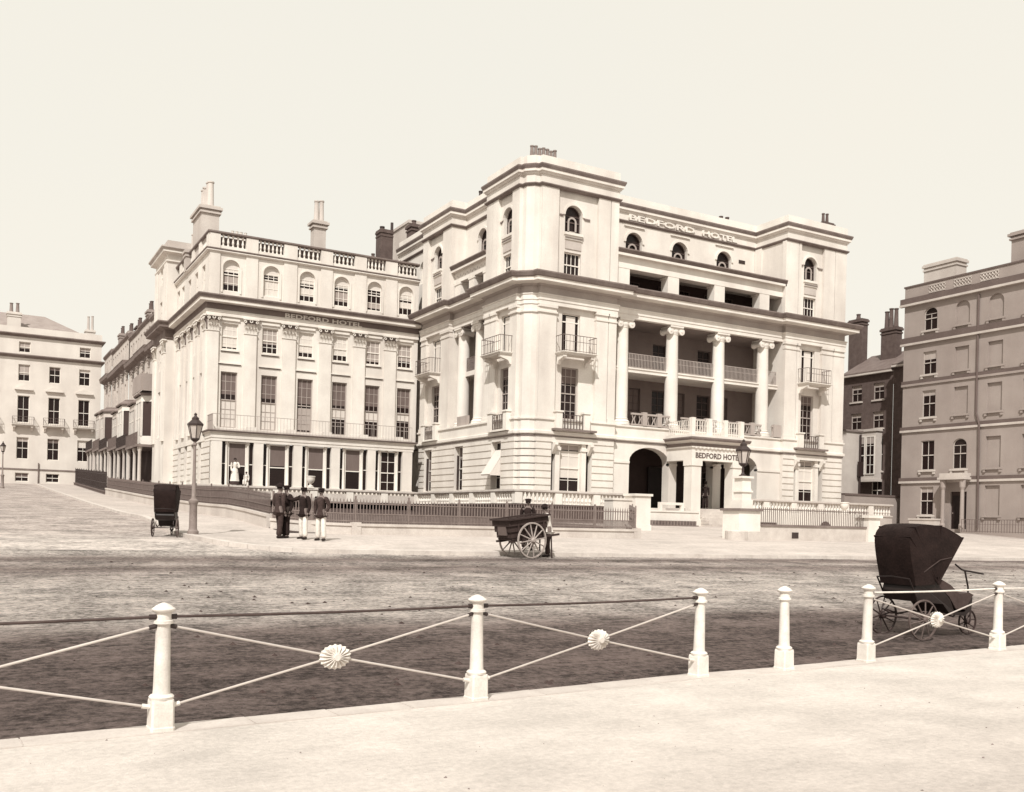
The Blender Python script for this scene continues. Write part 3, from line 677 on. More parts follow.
iron_rail(pr, FY(47.6), 40.1, 44.25, 7.55, 8.5, 0, .2, .02); iron_rail(pr, FX(40.1), 47.6, 49.9, 7.55, 8.5, 0, .2, .02)
for x in (40.1, 41.5, 42.85, 44.25): pr.box(x - .14, x + .14, 47.46, 47.74, 7.55, 8.62)
pr.build('porch_balustrade', 'trim', porch)
st = MB()
for i in range(6): st.box(40.84 if i < 5 else 40.0, 43.5 if i < 5 else 44.3, 46.3 + i * .34, 50.0, 1.6 + i * .2, 1.8 + i * .2 + .02)
st.build('steps', 'stone', porch)
dw = MB(); dw.box(41.1, 42.4, 53.36, 53.42, 2.8, 5.7); dw.build('door', 'carriage', H)
# ---- roof chimneys
chimney(H, 29.9, 31.9, 51.2, 51.9, 23.3, 24.35, [(30.05 + .28 * i, 51.55) for i in range(7)], 'stucco_grey', 'earthpot', .8, .125)
chimney(H, 47.6, 48.9, 54, 54.7, 23.3, 24.15, [(48.0, 54.3), (48.6, 54.3)], 'brick', 'brick', .5, .16)
chimney(H, 54.7, 55.7, 50.6, 51.3, 23.3, 24.5, [(54.95, 50.9), (55.35, 50.9)], 'brick', 'brick', .7, .12)
chimney(H, 31.0, 31.6, 60.6, 61.0, 23.3, 24.2, [(31.3, 60.8)], 'brick', 'iron', 1.0, .16)
chimney(H, 31.0, 31.9, 66.7, 67.3, 23.3, 25.1, [(31.4, 67)], 'brick', 'brick', .7, .2)
ck = MB(); ck.box(31.2, 32.6, 73.5, 77.5, 23, 26.5); ck.box(31.1, 32.7, 73.4, 77.6, 26.2, 26.4); ck.build('chimney', 'stucco_grey', H)
pp = MB(); pp.tube([(28.3, 70, 3), (28.3, 70, 24.8)], .12, 8); pp.build('flue_pipe', 'iron', H)
chimney(H, 27.4 + 3, 28.3 + 3, 71, 72, 21, 25.4, [(30.8, 71.5)], 'brick', 'brick', .4, .2)

# ================================================================== LEFT BLOCK (annexe)
L = thing('terrace_hotel', 'lower cream stuccoed wing with leafy pilaster capitals, balustraded parapet and glazed ground floor', 'building', (21, 67, 2.2))
LX, LY = 13.55, 65.5
LS, LW = FY(LY), FX(LX)
lp = [(LX, 77.0), (LX, LY), (28.75, LY)]
WC = [15.02, 17.74, 20.27, 22.78, 25.27, 27.74]
PILS = [(13.57, 14.25), (15.97, 16.78), (18.57, 19.5), (21.2, 22.07), (23.71, 24.6), (26.08, 27.0)]
m = MB(); m.sweep([(-.4, 14.98), (.16, 14.98), (.16, 15.2), (.2, 15.22), (.2, 15.36), (.12, 15.4)], lp); m.build('architrave', 'trim', L)
m = MB(); m.sweep([(.12, 15.38), (.12, 15.72), (.24, 15.78)], lp); m.build('frieze', 'shade_paint', L)
m = MB(); m.sweep([(.24, 15.78), (.62, 15.82), (.62, 15.98), (.66, 16.0)], lp); m.build('cornice', 'trim', L)
m = MB(); m.sweep([(.66, 16.0), (.7, 16.08), (.78, 16.2), (.78, 16.28), (-.3, 16.34)], lp); m.build('cornice_crown', 'wear_and_shade', L)
m = MB(); m.sweep([(-.2, 19.18), (.1, 19.2), (.2, 19.28), (.2, 19.34)], lp); m.build('parapet_string', 'trim', L)
m = MB(); m.sweep([(.2, 19.34), (.24, 19.4), (.24, 19.46), (-.3, 19.5)], lp); m.build('parapet_string_crown', 'wear_and_shade', L)
m = MB(); m.sweep([(-.3, 20.46), (.04, 20.46), (.12, 20.52), (.12, 20.62), (-.35, 20.68), (-.35, 20.46)], lp); m.build('parapet_coping', 'wear_and_shade', L)
m = MB(); m.poly([(LX, 80, 19.3), (LX, LY, 19.3), (28.75, LY, 19.3), (28.75, 80, 19.3)]); m.build('roof', 'slate', L)
w = MB()
w.wall(LS, LX, 28.75, 7.2, 15.0, [(c - .55, c + .55, 7.55, 11.3) for c in WC] + [(c - .55, c + .55, 12.8, 14.55) for c in WC], .22, 0)
w.build('wall', 'stucco', L); w = MB()
w.wall(LS, LX, 28.75, 16.3, 19.2, [(c - .56, c + .56, 16.72, 18.8, .56) for c in WC], .24, 0)
WW = [67.2, 69.6, 72.0, 74.4, 76.2]
w.build('wall', 'stucco', L); w = MB()
w.wall(LW, LY, 77, 7.2, 15.0, [(c - .5, c + .5, 7.55, 11.3) for c in WW] + [(c - .5, c + .5, 12.8, 14.55) for c in WW], .22)
w.build('wall', 'stucco', L); w = MB()
w.wall(LW, LY, 77, 16.3, 19.2, [(c - .5, c + .5, 16.9, 18.6) for c in WW], .24)
w.build('wall', 'stucco', L); w = MB()
w.wall(LW, 64.0, 77, 2.0, 7.2, [(c - .5, c + .5, 3.8, 6.5) for c in WW[:4]], .3, 0, [3.6 + .42 * i for i in range(8)])
w.build('wall', 'stucco', L)
for i, (a, b) in enumerate(PILS):
    p = MB(); p.fbox(LS, a, b, 7.2, 14.0, -.02, .15); p.fbox(LS, a - .05, b + .05, 7.2, 7.6, 0, .2); pil = p.build('pilaster', 'trim', L)
    c = MB(); corinthian(c, LS, a, b, 14.0, 15.0, -.02, .15); cp = c.build('capital', 'trim', pil); c = MB(); c.fbox(LS, a + .05, b - .05, 14.0, 14.86, -.02, .1); c.build('capital_bell', 'wear_and_shade', pil)  # dark bell paints in the shade between the leaves
    q = MB(); q.fbox(LS, a, b, 16.34, 19.2, -.02, .08); q.fbox(LS, a, b, 19.5, 20.46, -.3, .05); q.build('attic_pilaster', 'stucco', L)
for i, y in enumerate((65.52, 68.0, 70.4, 72.8, 75.0)):
    p = MB(); p.fbox(LW, y, y + .8, 7.2, 14.0, -.02, .15); pil = p.build('pilaster', 'trim', L)
    c = MB(); corinthian(c, LW, y, y + .8, 14.0, 15.0, -.02, .15); c.build('capital', 'trim', pil); c = MB(); c.fbox(LW, y + .05, y + .75, 14.0, 14.86, -.02, .1); c.build('capital_bell', 'wear_and_shade', pil)  # bell colour carries the shade of the leaf gaps here too
    q = MB(); q.fbox(LW, y, y + .8, 19.5, 20.46, -.3, .05); q.build('attic_pilaster', 'stucco', L)
for i, c in enumerate(WC):
    window(L, LS, c - .55, c + .55, 7.55, 11.3, .2, 0, 3, 3, (.40, .42, .46, .44, .40, .38)[i], 'greyblind', lower=((.02, .50, 'blind'), (.0, .5, 'blind'), (.05, .46, 'midblind'), (.30, .50, 'blind'), (.30, .48, 'blind'), (.36, .52, 'blind'))[i], sash='midblind')
    window(L, LS, c - .55, c + .55, 12.8, 14.55, .18, 0, 3, 2, (.9, .62, .80, .74, .86, .70)[i], 'midblind' if i in (1, 4, 5) else 'blind')
    window(L, LS, c - .56, c + .56, 16.72, 18.8, .2, .56, 3, 2, (.36, .30, .40, .34, .28, .42)[i], 'blind', lower=((.22, .50, 'midblind'), (.02, .52, 'blind'), (.2, .46, 'blind'), (.18, .5, 'midblind'), (.1, .3, 'midblind'), (.24, .46, 'blind'))[i], meet=.54)
    t = MB(); hood_arch(t, LS, c - .56, c + .56, 18.8, .56, .11, 0, .05); t.fbox(LS, c - .68, c - .57, 16.6, 18.24, 0, .05); t.fbox(LS, c + .57, c + .68, 16.6, 18.24, 0, .05)
    t.build('hood_mould', 'trim', L)
    for q, zz in ((.6, (12.68, 12.79)), (.75, (11.82, 11.9)), (.62, (14.72, 14.86))): t = MB(); t.fbox(LS, c - q, c + q, *zz, 0, .1); t.build('sill_course', 'trim', L)
    for q, zz in ((.6, (12.62, 12.675)), (.75, (11.77, 11.815))): f = MB(); f.fbox(LS, c - q, c + q, *zz, 0, .06); f.build('sill_fillet', 'wear_and_shade', L)
for c in WW:
    window(L, LW, c - .5, c + .5, 7.55, 11.3, .2, 0, 2, 2, .4, 'greyblind'); window(L, LW, c - .5, c + .5, 12.8, 14.55, .2, 0, 2, 2, .8, 'midblind'); window(L, LW, c - .5, c + .5, 16.9, 18.6, .22, 0, 2, 2, .2, 'midblind')
for c in WW[:4]: window(L, LW, c - .5, c + .5, 3.8, 6.5, .28, 0, 2, 2, .5, 'greyblind')
# parapet balusters, one panel per bay
def baluster_panel(mb, F, a0, a1, z0, z1, d, n=None, r=.085):
    n = n or max(2, int((a1 - a0) / .27)); h = z1 - z0
    for i in range(n):
        a = a0 + (a1 - a0) * (i + .5) / n
        mb.lathe([(r * .9, z0), (r * .9, z0 + h * .08), (r * .5, z0 + h * .12), (r, z0 + h * .34), (r * .75, z0 + h * .5), (r * .45, z0 + h * .78), (r * .9, z0 + h * .9), (r * .9, z1)], F(a, 0, d), 8)
for (a, b), (c, d) in zip(PILS, PILS[1:] + [(28.6, 0)]):
    k = MB(); k.fbox(LS, b, c, 19.5, 19.72, -.22, -.02); baluster_panel(k, LS, b + .05, c - .05, 19.72, 20.46, -.12); k.build('parapet_balustrade', 'trim', L)
for y in (66.32, 68.8, 71.2, 73.6):
    k = MB(); k.fbox(LW, y, y + 1.68, 19.5, 19.72, -.22, -.02); baluster_panel(k, LW, y, y + 1.6, 19.72, 20.46, -.12); k.build('parapet_balustrade', 'trim', L)
bl = MB(); bl.box(LX + .6, 28.75, LY + .55, LY + .7, 19.3, 20.42); bl.build('roof_kerb', 'shade_paint', L)
# glazed ground floor
GS = FY(63.6)
PIERS = [(13.57, 14.25), (16.32, 16.95), (19.0, 19.6), (21.65, 22.27), (24.3, 24.9), (26.95, 27.7)]
g = MB(); g.sweep([(-.3, 6.5), (.02, 6.5), (.02, 6.66), (.06, 6.7), (.06, 7.0), (.14, 7.04), (.2, 7.08)], [(LX, LY), (LX, 63.6), (27.75, 63.6), (27.75, LY)]); g.build('fascia', 'trim', L)
g = MB(); g.sweep([(.2, 7.08), (.26, 7.14), (.26, 7.2), (-.3, 7.24)], [(LX, LY), (LX, 63.6), (27.75, 63.6), (27.75, LY)]); g.box(LX, 27.75, 63.6, LY, 7.18, 7.22); g.build('balcony_floor', 'wear_and_shade', L)
for a, b in PIERS:
    p = MB(); p.fbox(GS, a, b, 3.3, 6.5, -.35, 0); p.fbox(GS, a - .03, b + .03, 3.3, 3.7, -.35, .04); p.build('pier', 'trim', L)
bk = MB(); bk.fbox(GS, LX, 27.75, 2.0, 3.55, -.3, -.05); bk.build('plinth', 'stucco', L)
for i, ((a, b), (c, d)) in enumerate(zip(PIERS, PIERS[1:])):
    w0, w1 = b + .42, c - .42
    window(L, GS, w0, w1, 3.6, 6.48, .3, 0, 1 if i != 4 else 2, 1 if i != 4 else 2, (.52, .50, .52, .52, 0)[i], 'greyblind', meet=.46, fw=.09)
    for u0, u1 in ((b, b + .3), (c - .3, c)):
        s = MB(); s.fbox(GS, u0, u1, 3.6, 6.48, -.32, -.3); sl_ = s.build('side_light', 'glass', L)
        s = MB(); s.fbox(GS, u0, u1, 5.02, 5.07, -.29, -.25); s.build('glazing_bar', 'sash', sl_)
    for u in (b + .24, c - .44):
        s = MB(); s.lathe([(.11, 3.55), (.11, 3.65), (.09, 3.7), (.08, 6.3), (.11, 6.36), (.11, 6.5)], GS(u + .1, 0, -.22), 10); s.build('mullion', 'sash', L, smooth=True)
r = MB(); iron_rail(r, FY(63.75), LX + .1, 27.7, 7.22, 8.28, 0, .22, .007, False); iron_rail(r, FX(LX + .1), 63.8, 65.4, 7.22, 8.28, 0, .12, .012, True); r.build('balcony_railing', 'midblind', L)
for u in (16.6, 19.3, 21.9, 24.6, 27.3):
    k = MB(); k.fbox(FY(64.9), u - .5, u + .1, 7.22, 7.62, 0, .3); k.build('planter', 'trim', L)
# raised frieze lettering
text_part(L, 'BEDFORD HOTEL', 'lettering', 'trim', (18.7, LY - .14, 15.40), .42, ROT_S, 5.6, .03)
# pavilion at the north end of the side front
pv = MB(); pvp = [(LX, 82.2), (12.85, 82.2), (12.85, 77.0), (28, 77.0)]
PVW = FX(12.85); pv.wall(PVW, 77.0, 82.2, 2.4, 15, [(79.1, 80.1, 7.6, 11.2), (79.1, 80.1, 12.8, 14.5)], .2); pv.wall(PVW, 77.0, 82.2, 16.3, 21.6, [(79.1, 80.1, 16.9, 18.3), (79.1, 80.1, 19.6, 21.0, .5)], .2)
pv.wall(FY(77.0), 12.85, 20, 2.4, 21.6); pv.build('pavilion_wall', 'stucco', L)
for z0, z1, rs in ((7.6, 11.2, 0), (12.8, 14.5, 0), (16.9, 18.3, 0), (19.6, 21.0, .5)): window(L, PVW, 79.1, 80.1, z0, z1, .18, rs)
pv = MB(); pv.sweep([(0, 15), (.1, 15.1), (.1, 15.7), (.6, 15.85), (.6, 16.0), (.75, 16.2), (.75, 16.3), (-.3, 16.35)], pvp); pv.build('pavilion_cornice', 'wear_and_shade', L)
pv = MB(); pv.sweep([(0, 20.9), (.12, 21.0), (.12, 21.1), (.02, 21.12), (.02, 21.5), (.4, 21.65), (.4, 21.8)], pvp); pv.build('pavilion_parapet', 'trim', L)
pv = MB(); pv.sweep([(.4, 21.8), (.55, 21.95), (.55, 22.05), (.05, 22.1), (.05, 22.6), (-.4, 22.65)], pvp); pv.poly([(12.85, 77, 22.3), (12.85, 82.2, 22.3), (20, 82.2, 22.3), (20, 77, 22.3)]); pv.build('pavilion_crown', 'stucco_grey', L)
for y0 in (77.02, 81.2):
    p = MB(); p.fbox(PVW, y0, y0 + .95, 7.2, 14.0, -.02, .14); p.fbox(PVW, y0, y0 + .95, 16.3, 20.9, -.02, .1); pil = p.build('pilaster', 'trim', L)
    c = MB(); corinthian(c, PVW, y0, y0 + .95, 14.0, 15.0, -.02, .14); c.build('capital', 'trim', pil)
# chimneys
c = chimney(L, 13.6, 14.8, 68.6, 71.5, 19.3, 23.2, [(14.25, 68.95), (14.25, 69.5), (14.25, 70.05), (14.25, 70.6), (14.25, 71.15)], 'stucco_grey', 'stucco_grey', 1.75, .24, .2)
chimney(L, 13.3, 14.6, 72.2, 73.0, 19.3, 20.9, [(13.9, 72.6)], 'stucco_grey', 'stucco_grey', 1.2, .2)
chimney(L, 21.4, 22.3, 67.9, 68.7, 19.3, 23.3, [(21.68, 68.3), (22.05, 68.3)], 'stucco_grey', 'stucco_grey', 1.5, .2, .2)
k = MB(); k.box(15.6, 16.9, 68.5, 69.2, 19.3, 20.6); ck = k.build('chimney', 'stucco', L)
for i in range(4):
    k = MB(); k.lathe([(.13, 20.6), (.1, 21.7), (.12, 21.75)], (15.8 + .3 * i, 68.85, 0), 8); k.build('chimney_pot', 'blind', ck)
chimney(L, 23.4, 25.2, 70, 71, 19.3, 21.0, [(23.7 + .32 * i, 70.5) for i in range(5)], 'stucco_grey', 'brick', .5, .12)
chimney(L, 27.0, 28.0, 69, 70, 19.3, 23.9, [(27.3, 69.5)], 'brick', 'iron', .3, .2, .06)
chimney(L, 26.3, 27.2, 69.2, 69.9, 19.3, 21.6, [(26.6, 69.5)], 'brick', 'brick', .4, .15, .06)

# ================================================================== terrace wall in front of the hotel
T = thing('terrace_wall', 'pale balustraded terrace wall along the foot of the hotel and its wing', 'terrace wall', (27.6, 48.4, 1.6))
tpath = [(12.3, 84), (12.3, 62.8), (27.6, 62.8), (27.6, 48.4), (35.9, 48.4)]
tp2 = [(44.4, 48.2), (60.0, 48.2)]
for pth, nm in ((tpath[:2], 2), (tpath[1:], 0), (tp2, 1)):
    m = MB(); m.sweep([(-.32, 3.44), (.04, 3.44), (.1, 3.5), (.1, 3.6), (-.36, 3.63), (-.36, 3.44)], pth); m.build('coping', 'stone', T)
    m = MB(); m.sweep([(.0, 1.0), (.0, 2.62), (.06, 2.66), (.06, 2.76), (-.34, 2.78)], pth); m.build('retaining_wall', 'stucco_grey' if nm == 1 or nm == 2 else 'basement', T)
    m = MB(); m.sweep([(-.5, 2.5), (-.5, 3.0)], pth)
    for (x0, y0), (x1, y1) in zip(pth, pth[1:]):
        Ln = math.hypot(x1 - x0, y1 - y0); n = max(1, round(Ln / 2.7)); ux, uy = (x1 - x0) / Ln, (y1 - y0) / Ln
        Fp = lambda a, z, d, x0=x0, y0=y0, ux=ux, uy=uy: Vector((x0 + ux * a + uy * d, y0 + uy * a - ux * d, z))
        for i in range(n):
            a0, a1 = Ln * i / n, Ln * (i + 1) / n
            p = MB(); p.fbox(Fp, a0 + .002, a0 + .5, 2.79, 3.44, -.3, .05); p.build('pier', 'trim', T)
            k = MB(); baluster_panel(k, Fp, a0 + .52, a1 - .02, 2.78, 3.44, -.15, r=.1); k.build('balusters', 'trim', T)
m = MB(); m.box(12.3, 28.8, 62.8, 65, 2.3, 3.3); m.box(27.62, 28.8, 48.42, 62.8, 2.0, 2.72); m.box(28.8, 35.9, 48.42, 49.7, 2.0, 2.72); m.build('terrace_floor', 'stone', T)

# ================================================================== iron fences at the pavement
def fence(name, label, cat, pts, base_h, rail_h, bmat, imat, step=.14, pw=2.4, th=.3, zfun=zg, dog=True, caps=None):
    R = thing(name, label, cat, (pts[0][0], pts[0][1], zfun(pts[0][1])))
    for (x0, y0), (x1, y1) in zip(pts, pts[1:]):
        Ln = math.hypot(x1 - x0, y1 - y0); n = max(1, round(Ln / pw)); ux, uy = (x1 - x0) / Ln, (y1 - y0) / Ln
        for i in range(n):
            a0, a1 = Ln * i / n, Ln * (i + 1) / n
            za, zb = zfun(y0 + uy * a0), zfun(y0 + uy * a1)
            def P(a, z, d):
                t = (a - a0) / (a1 - a0); return Vector((x0 + ux * a + uy * d, y0 + uy * a - ux * d, za + (zb - za) * t + z))
            m = MB(); m.fbox(P, a0, a1, -.3, base_h - .1, -th / 2, th / 2); m.fbox(P, a0, a1, base_h - .1, base_h, -th / 2 - .05, th / 2 + .05); m.build('dwarf_wall', bmat, R)
            m = MB(); k = max(2, int((a1 - a0) / step))
            for j in range(k):
                a = a0 + (a1 - a0) * (j + .5) / k
                m.fbox(P, a - .016, a + .016, base_h, base_h + rail_h, -.016, .016)
                m.add([P(a - .028, base_h + rail_h, 0), P(a, base_h + rail_h, .028), P(a + .028, base_h + rail_h, 0), P(a, base_h + rail_h, -.028), P(a, base_h + rail_h + .13, 0)], [(0, 1, 4), (1, 2, 4), (2, 3, 4), (3, 0, 4)])
                if dog:
                    b = a + (a1 - a0) / k / 2; m.fbox(P, b - .014, b + .014, base_h, base_h + rail_h * .42, -.014, .014)
            for z in (base_h + .07, base_h + rail_h * .42, base_h + rail_h - .1): m.fbox(P, a0, a1, z, z + .04, -.024, .024)
            m.fbox(P, a0 - .03, a0 + .03, base_h, base_h + rail_h + .22, -.03, .03)
            m.build('railing_panel', imat, R)
    for x, y in pts[1:-1]:
        m = MB(); z = zfun(y); m.box(x - th * .62, x + th * .62, y - th * .62, y + th * .62, z - .3, z + base_h + .05); m.build('pier', bmat, R)
    return R
fr = fence('iron_fence', 'pale spiked iron railings on a stone kerb curving round the pavement corner before the hotel', 'railings', [(10.35, 37.2), (11.4, 35.7), (13.0, 35.2), (26.3, 35.0), (28.6, 38.6)], .42, .85, 'stone', 'paleiron', .125)
fence('iron_fence', 'grey close-set iron railings on a low wall running up the side street', 'railings', [(9.75, 84), (9.8, 60), (10.35, 37.6)], .55, .75, 'stucco_grey', 'greyiron', .16, 3.0, dog=False)
fence('iron_fence', 'dark iron railings at the top of the side street before the far bay-windowed houses', 'railings', [(10.6, 121), (9.75, 84.5)], .3, 1.45, 'grey_wall_dark', 'iron', .16, 3.0, dog=False)
# right-hand area wall with thin rods
RW = thing('area_wall', 'low pale rendered wall topped with thin iron rods, right of the hotel steps', 'wall', (38, 35.2, 1.0))
m = MB(); m.box(34.0, 42.0, 35.05, 35.45, .6, 1.78); m.build('wall', 'stone', RW)
m = MB(); m.box(34.0, 42.0, 35.0, 35.5, 1.78, 1.88); m.build('coping', 'wear_and_shade', RW)
m = MB(); m.box(36.15, 36.6, 35.03, 35.06, 1.2, 1.5); m.build('grating', 'iron', RW)
m = MB()
for i in range(58): a = 34.1 + i * .136; m.box(a - .013, a + .013, 35.24, 35.266, 1.88, 2.72)
m.box(34, 42, 35.23, 35.275, 2.6, 2.64); m.build('railing_panel', 'greyiron', RW)
m = MB(); m.box(41.6, 42.5, 34.9, 35.8, .7, 2.35); m.box(41.5, 42.6, 34.8, 35.9, 2.35, 2.5); m.build('pier', 'trim', RW)
m = MB(); m.box(39.0, 48.0, 40.6, 40.9, 1.3, 2.62); m.build('rear_wall', 'stucco', RW)
m = MB(); m.prism([(44.6 + .5 * math.cos(t), 40.59, 1.6 + .55 * math.sin(t)) for t in [i * PI / 10 for i in range(11)]], (0, -.04, 0)); m.build('lunette', 'basement', RW)
m = MB(); m.box(39.3, 40.6, 40.57, 40.598, 1.55, 2.0); m.build('grating', 'basement', RW)
GP = thing('gate_pier', 'square white gate pier with a flat cap left of the hotel steps', 'gate pier', (30.6, 40.5, 1.45))
m = MB(); m.box(30.1, 31.1, 40.1, 41.0, 1.4, 3.2); m.build('shaft', 'trim', GP); m = MB(); m.box(30.02, 31.18, 40.02, 41.08, 3.2, 3.32); m.box(30.06, 31.14, 40.06, 41.04, 1.4, 1.7); m.build('cap', 'trim', GP)
m = MB(); m.box(28.9, 30.1, 40.4, 41.2, 1.4, 2.95); m.box(28.85, 30.1, 40.35, 41.25, 2.95, 3.05); m.build('side_block', 'stucco', GP)
SW = thing('step_wall', 'low pale side wall with a sloping rail between the gate pier and the hotel porch', 'wall', (36, 46, 1.7))
m = MB(); m.box(33.2, 39.6, 46.2, 46.6, 1.6, 2.5); m.box(33.2, 39.6, 46.15, 46.65, 2.5, 2.6); m.build('wall', 'trim', SW)
m = MB(); m.box(33.4, 39.2, 45.7, 46.0, 1.66, 1.72); 
for i in range(24): m.box(33.4 + i * .24, 33.5 + i * .24, 45.72, 46.18, 1.72, 1.98)
m.build('grille', 'wear_and_shade', SW)
m = MB()
for x in (33.8, 36.6): m.box(x, x + 1.9, 46.3, 46.5, 2.95, 3.1); m.box(x, x + .2, 46.3, 46.5, 2.6, 2.95); m.box(x + 1.7, x + 1.9, 46.3, 46.5, 2.6, 2.95)
m.build('rail', 'trim', SW)

# ================================================================== lamps
def lantern(mb_iron, mb_glass, z, s=1.0, c=(0, 0)):
    n = 6; r0, r1, h = .17 * s, .30 * s, .56 * s
    def ring(r, zz): return [(c[0] + r * math.cos(2 * PI * (i + .5) / n), c[1] + r * math.sin(2 * PI * (i + .5) / n), zz) for i in range(n)]
    a, b = ring(r0, z), ring(r1, z + h)
    for i in range(n):
        j = (i + 1) % n; mb_glass.quad(a[i], a[j], b[j], b[i]); mb_iron.tube([a[i], b[i]], .02 * s, 6)
    mb_iron.lathe([(r0 * .5, z - .12 * s), (r0 * 1.15, z - .02 * s), (r0 * 1.15, z + .02 * s)], (c[0], c[1], 0), n, start=PI / n)
    mb_iron.lathe([(r1 * 1.12, z + h - .02 * s), (r1 * 1.15, z + h + .05 * s), (r1 * .62, z + h + .2 * s), (r1 * .5, z + h + .22 * s), (r1 * .5, z + h + .3 * s), (r1 * .25, z + h + .36 * s), (.05 * s, z + h + .4 * s), (.07 * s, z + h + .46 * s), (.01, z + h + .52 * s)], (c[0], c[1], 0), n, start=PI / n)
LP = thing('street_lamp', 'pale gas street lamp with a hexagonal lantern on a stout base at the pavement corner', 'street lamp', (6.62, 33.6, zg(33.6)), local=True)
m = MB(); m.lathe([(.19, -.05), (.19, .10), (.155, .14), (.135, .2), (.125, 1.0), (.15, 1.05), (.165, 1.09), (.165, 1.15), (.10, 1.19), (.075, 1.24), (.055, 2.0), (.045, 3.0), (.075, 3.02), (.075, 3.07), (.045, 3.1), (.055, 3.14)], (0, 0, 0), 16); m.build('post', 'lamp_post', LP, smooth=True)
i_, g_ = MB(), MB(); lantern(i_, g_, 3.24, .82); lo = i_.build('lantern', 'iron', LP); g_.build('pane', 'lampglass', lo)
l2 = copy_tree(LP); l2.location = (2.5, 96, zg(96)); l2['label'] = 'distant gas street lamp by the far white house at the head of the side street'
PL = thing('lamp_pedestal', 'stepped white stone pedestal on a square block carrying the dark lantern by the steps', 'pedestal', (33, 35.3, .9))
m = MB(); m.box(32.3, 33.7, 34.75, 35.9, .7, 2.5); b0 = m.build('block', 'trim', PL)
m = MB(); m.box(32.2, 33.8, 34.65, 36.0, 2.5, 2.62); m.build('coping', 'wear_and_shade', PL)
m = MB(); m.box(32.2, 33.95, 34.5, 34.73, .7, 1.5); m.lathe([(.55, .7), (.55, 1.5), (.48, 1.56)], (32.35, 34.95, 0), 16); m.build('footing', 'stone', PL)
m = MB(); m.box(32.64, 33.36, 34.94, 35.66, 2.62, 3.05); m.box(32.7, 33.3, 35.0, 35.6, 3.05, 3.6); m.box(32.64, 33.36, 34.94, 35.66, 3.42, 3.5); m.box(32.72, 33.28, 35.02, 35.58, 3.6, 4.1); m.box(32.62, 33.38, 34.92, 35.68, 4.1, 4.2); m.build('shaft', 'trim', PL)
PLm = thing('lantern', 'dark iron hexagonal lantern standing on the white pedestal by the hotel steps', 'lantern', (33.0, 35.3, 4.2), local=True)
m = MB(); m.lathe([(.2, 0), (.2, .05), (.1, .1), (.06, .2), (.05, .5), (.09, .55)], (0, 0, 0), 12); m.build('stem', 'iron', PLm)
i_, g_ = MB(), MB(); lantern(i_, g_, .62, 1.12); lo = i_.build('lantern_frame', 'iron', PLm); g_.build('pane', 'lampglass', lo)

# ================================================================== right-hand grey building
R = thing('grey_building', 'grey stuccoed corner building with blind window recesses, arched top windows and pierced parapet panels', 'building', (66, 42, 1.8))
RX = 62.0; RF = FX(RX); Y0, Y1 = 30.0, 49.1
bay = [46.8, 44.15, 41.55, 38.9, 36.3, 33.7]
floors = [(2.9, 5.0), (6.25, 8.45), (10.2, 12.2), (13.4, 15.1), (16.7, 18.4)]
holes = []; real = []
for i, y in enumerate(bay):
    for k, (z0, z1) in enumerate(floors):
        if k == 0 and i == 1: continue
        w_ = .56; rs = .5 if k == 4 or (k == 1 and i == 1) else 0
        holes.append((y - w_, y + w_, z0, z1, rs) if rs else (y - w_, y + w_, z0, z1))
        real.append((y - w_, y + w_, z0, z1, rs, i == 0 or (k == 1 and i == 1)))
m = MB(); m.wall(RF, Y0, Y1, 1.2, 20.2, holes + [(43.5, 44.8, 1.9, 4.6)], .16); m.wall(FYN(Y1), RX, 76, 1.2, 20.2); m.build('wall', 'grey_wall', R)
m = MB(); m.poly([(RX, Y0, 20.1), (RX, Y1, 20.1), (76, Y1, 20.1), (76, Y0, 20.1)]); m.build('roof', 'slate', R)
for a, b, z0, z1, rs, op in real:
    if op: window(R, RF, a, b, z0, z1, .15, rs, 2, 1, random.choice((0, .2, .35)) if not rs else 0, 'midblind', fw=.05, sash='stucco_grey')
    else:
        p = MB(); pts = [RF(a, z0, -.15), RF(b, z0, -.15)] + ([RF(x, z, -.15) for x, z in reversed(arc(a, b, z1, rs))] if rs else [RF(b, z1, -.15), RF(a, z1, -.15)])
        p.poly(pts); p.build('blind_window', 'grey_wall', R)
    s = MB(); s.fbox(RF, a - .15, b + .15, z0 - .14, z0, 0, .14); s.fbox(RF, a - .12, a + .05, z0 - .32, z0 - .14, 0, .11); s.fbox(RF, b - .05, b + .12, z0 - .32, z0 - .14, 0, .11)
    s.build('sill', 'stucco_grey' if op else 'grey_wall', R)
for z, mat, pr in ((5.28, 'stucco_grey', .12), (9.15, 'stucco_grey', .12), (12.65, 'grey_wall', .1), (15.75, 'stucco_grey', .2), (18.75, 'stucco_grey', .28)):
    m = MB(); m.fbox(RF, Y0, Y1 + pr, z, z + .16, 0, pr); m.build('string_course', mat, R)
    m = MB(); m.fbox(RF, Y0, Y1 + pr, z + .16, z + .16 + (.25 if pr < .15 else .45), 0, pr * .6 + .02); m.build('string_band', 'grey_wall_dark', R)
m = MB(); m.fbox(RF, Y0, Y1 + .06, 20.2, 20.32, -.3, .06); m.build('parapet_coping', 'grey_wall_dark', R)
for y in (46.3, 44.2, 42.1):
    m = MB()
    m.fbox(RF, y - .7, y + .7, 19.45, 19.5, -.02, .05); m.fbox(RF, y - .7, y + .7, 20.0, 20.05, -.02, .05)
    for i in range(6):
        for j in range(2):
            cz, ca = 19.62 + j * .26, y - .58 + i * .232
            m.tube([RF(ca + .1 * math.cos(t), cz + .11 * math.sin(t), .03) for t in [q * PI / 5 for q in range(10)]], .028, 5, closed=True)
    m.build('pierced_panel', 'stucco_grey', R)
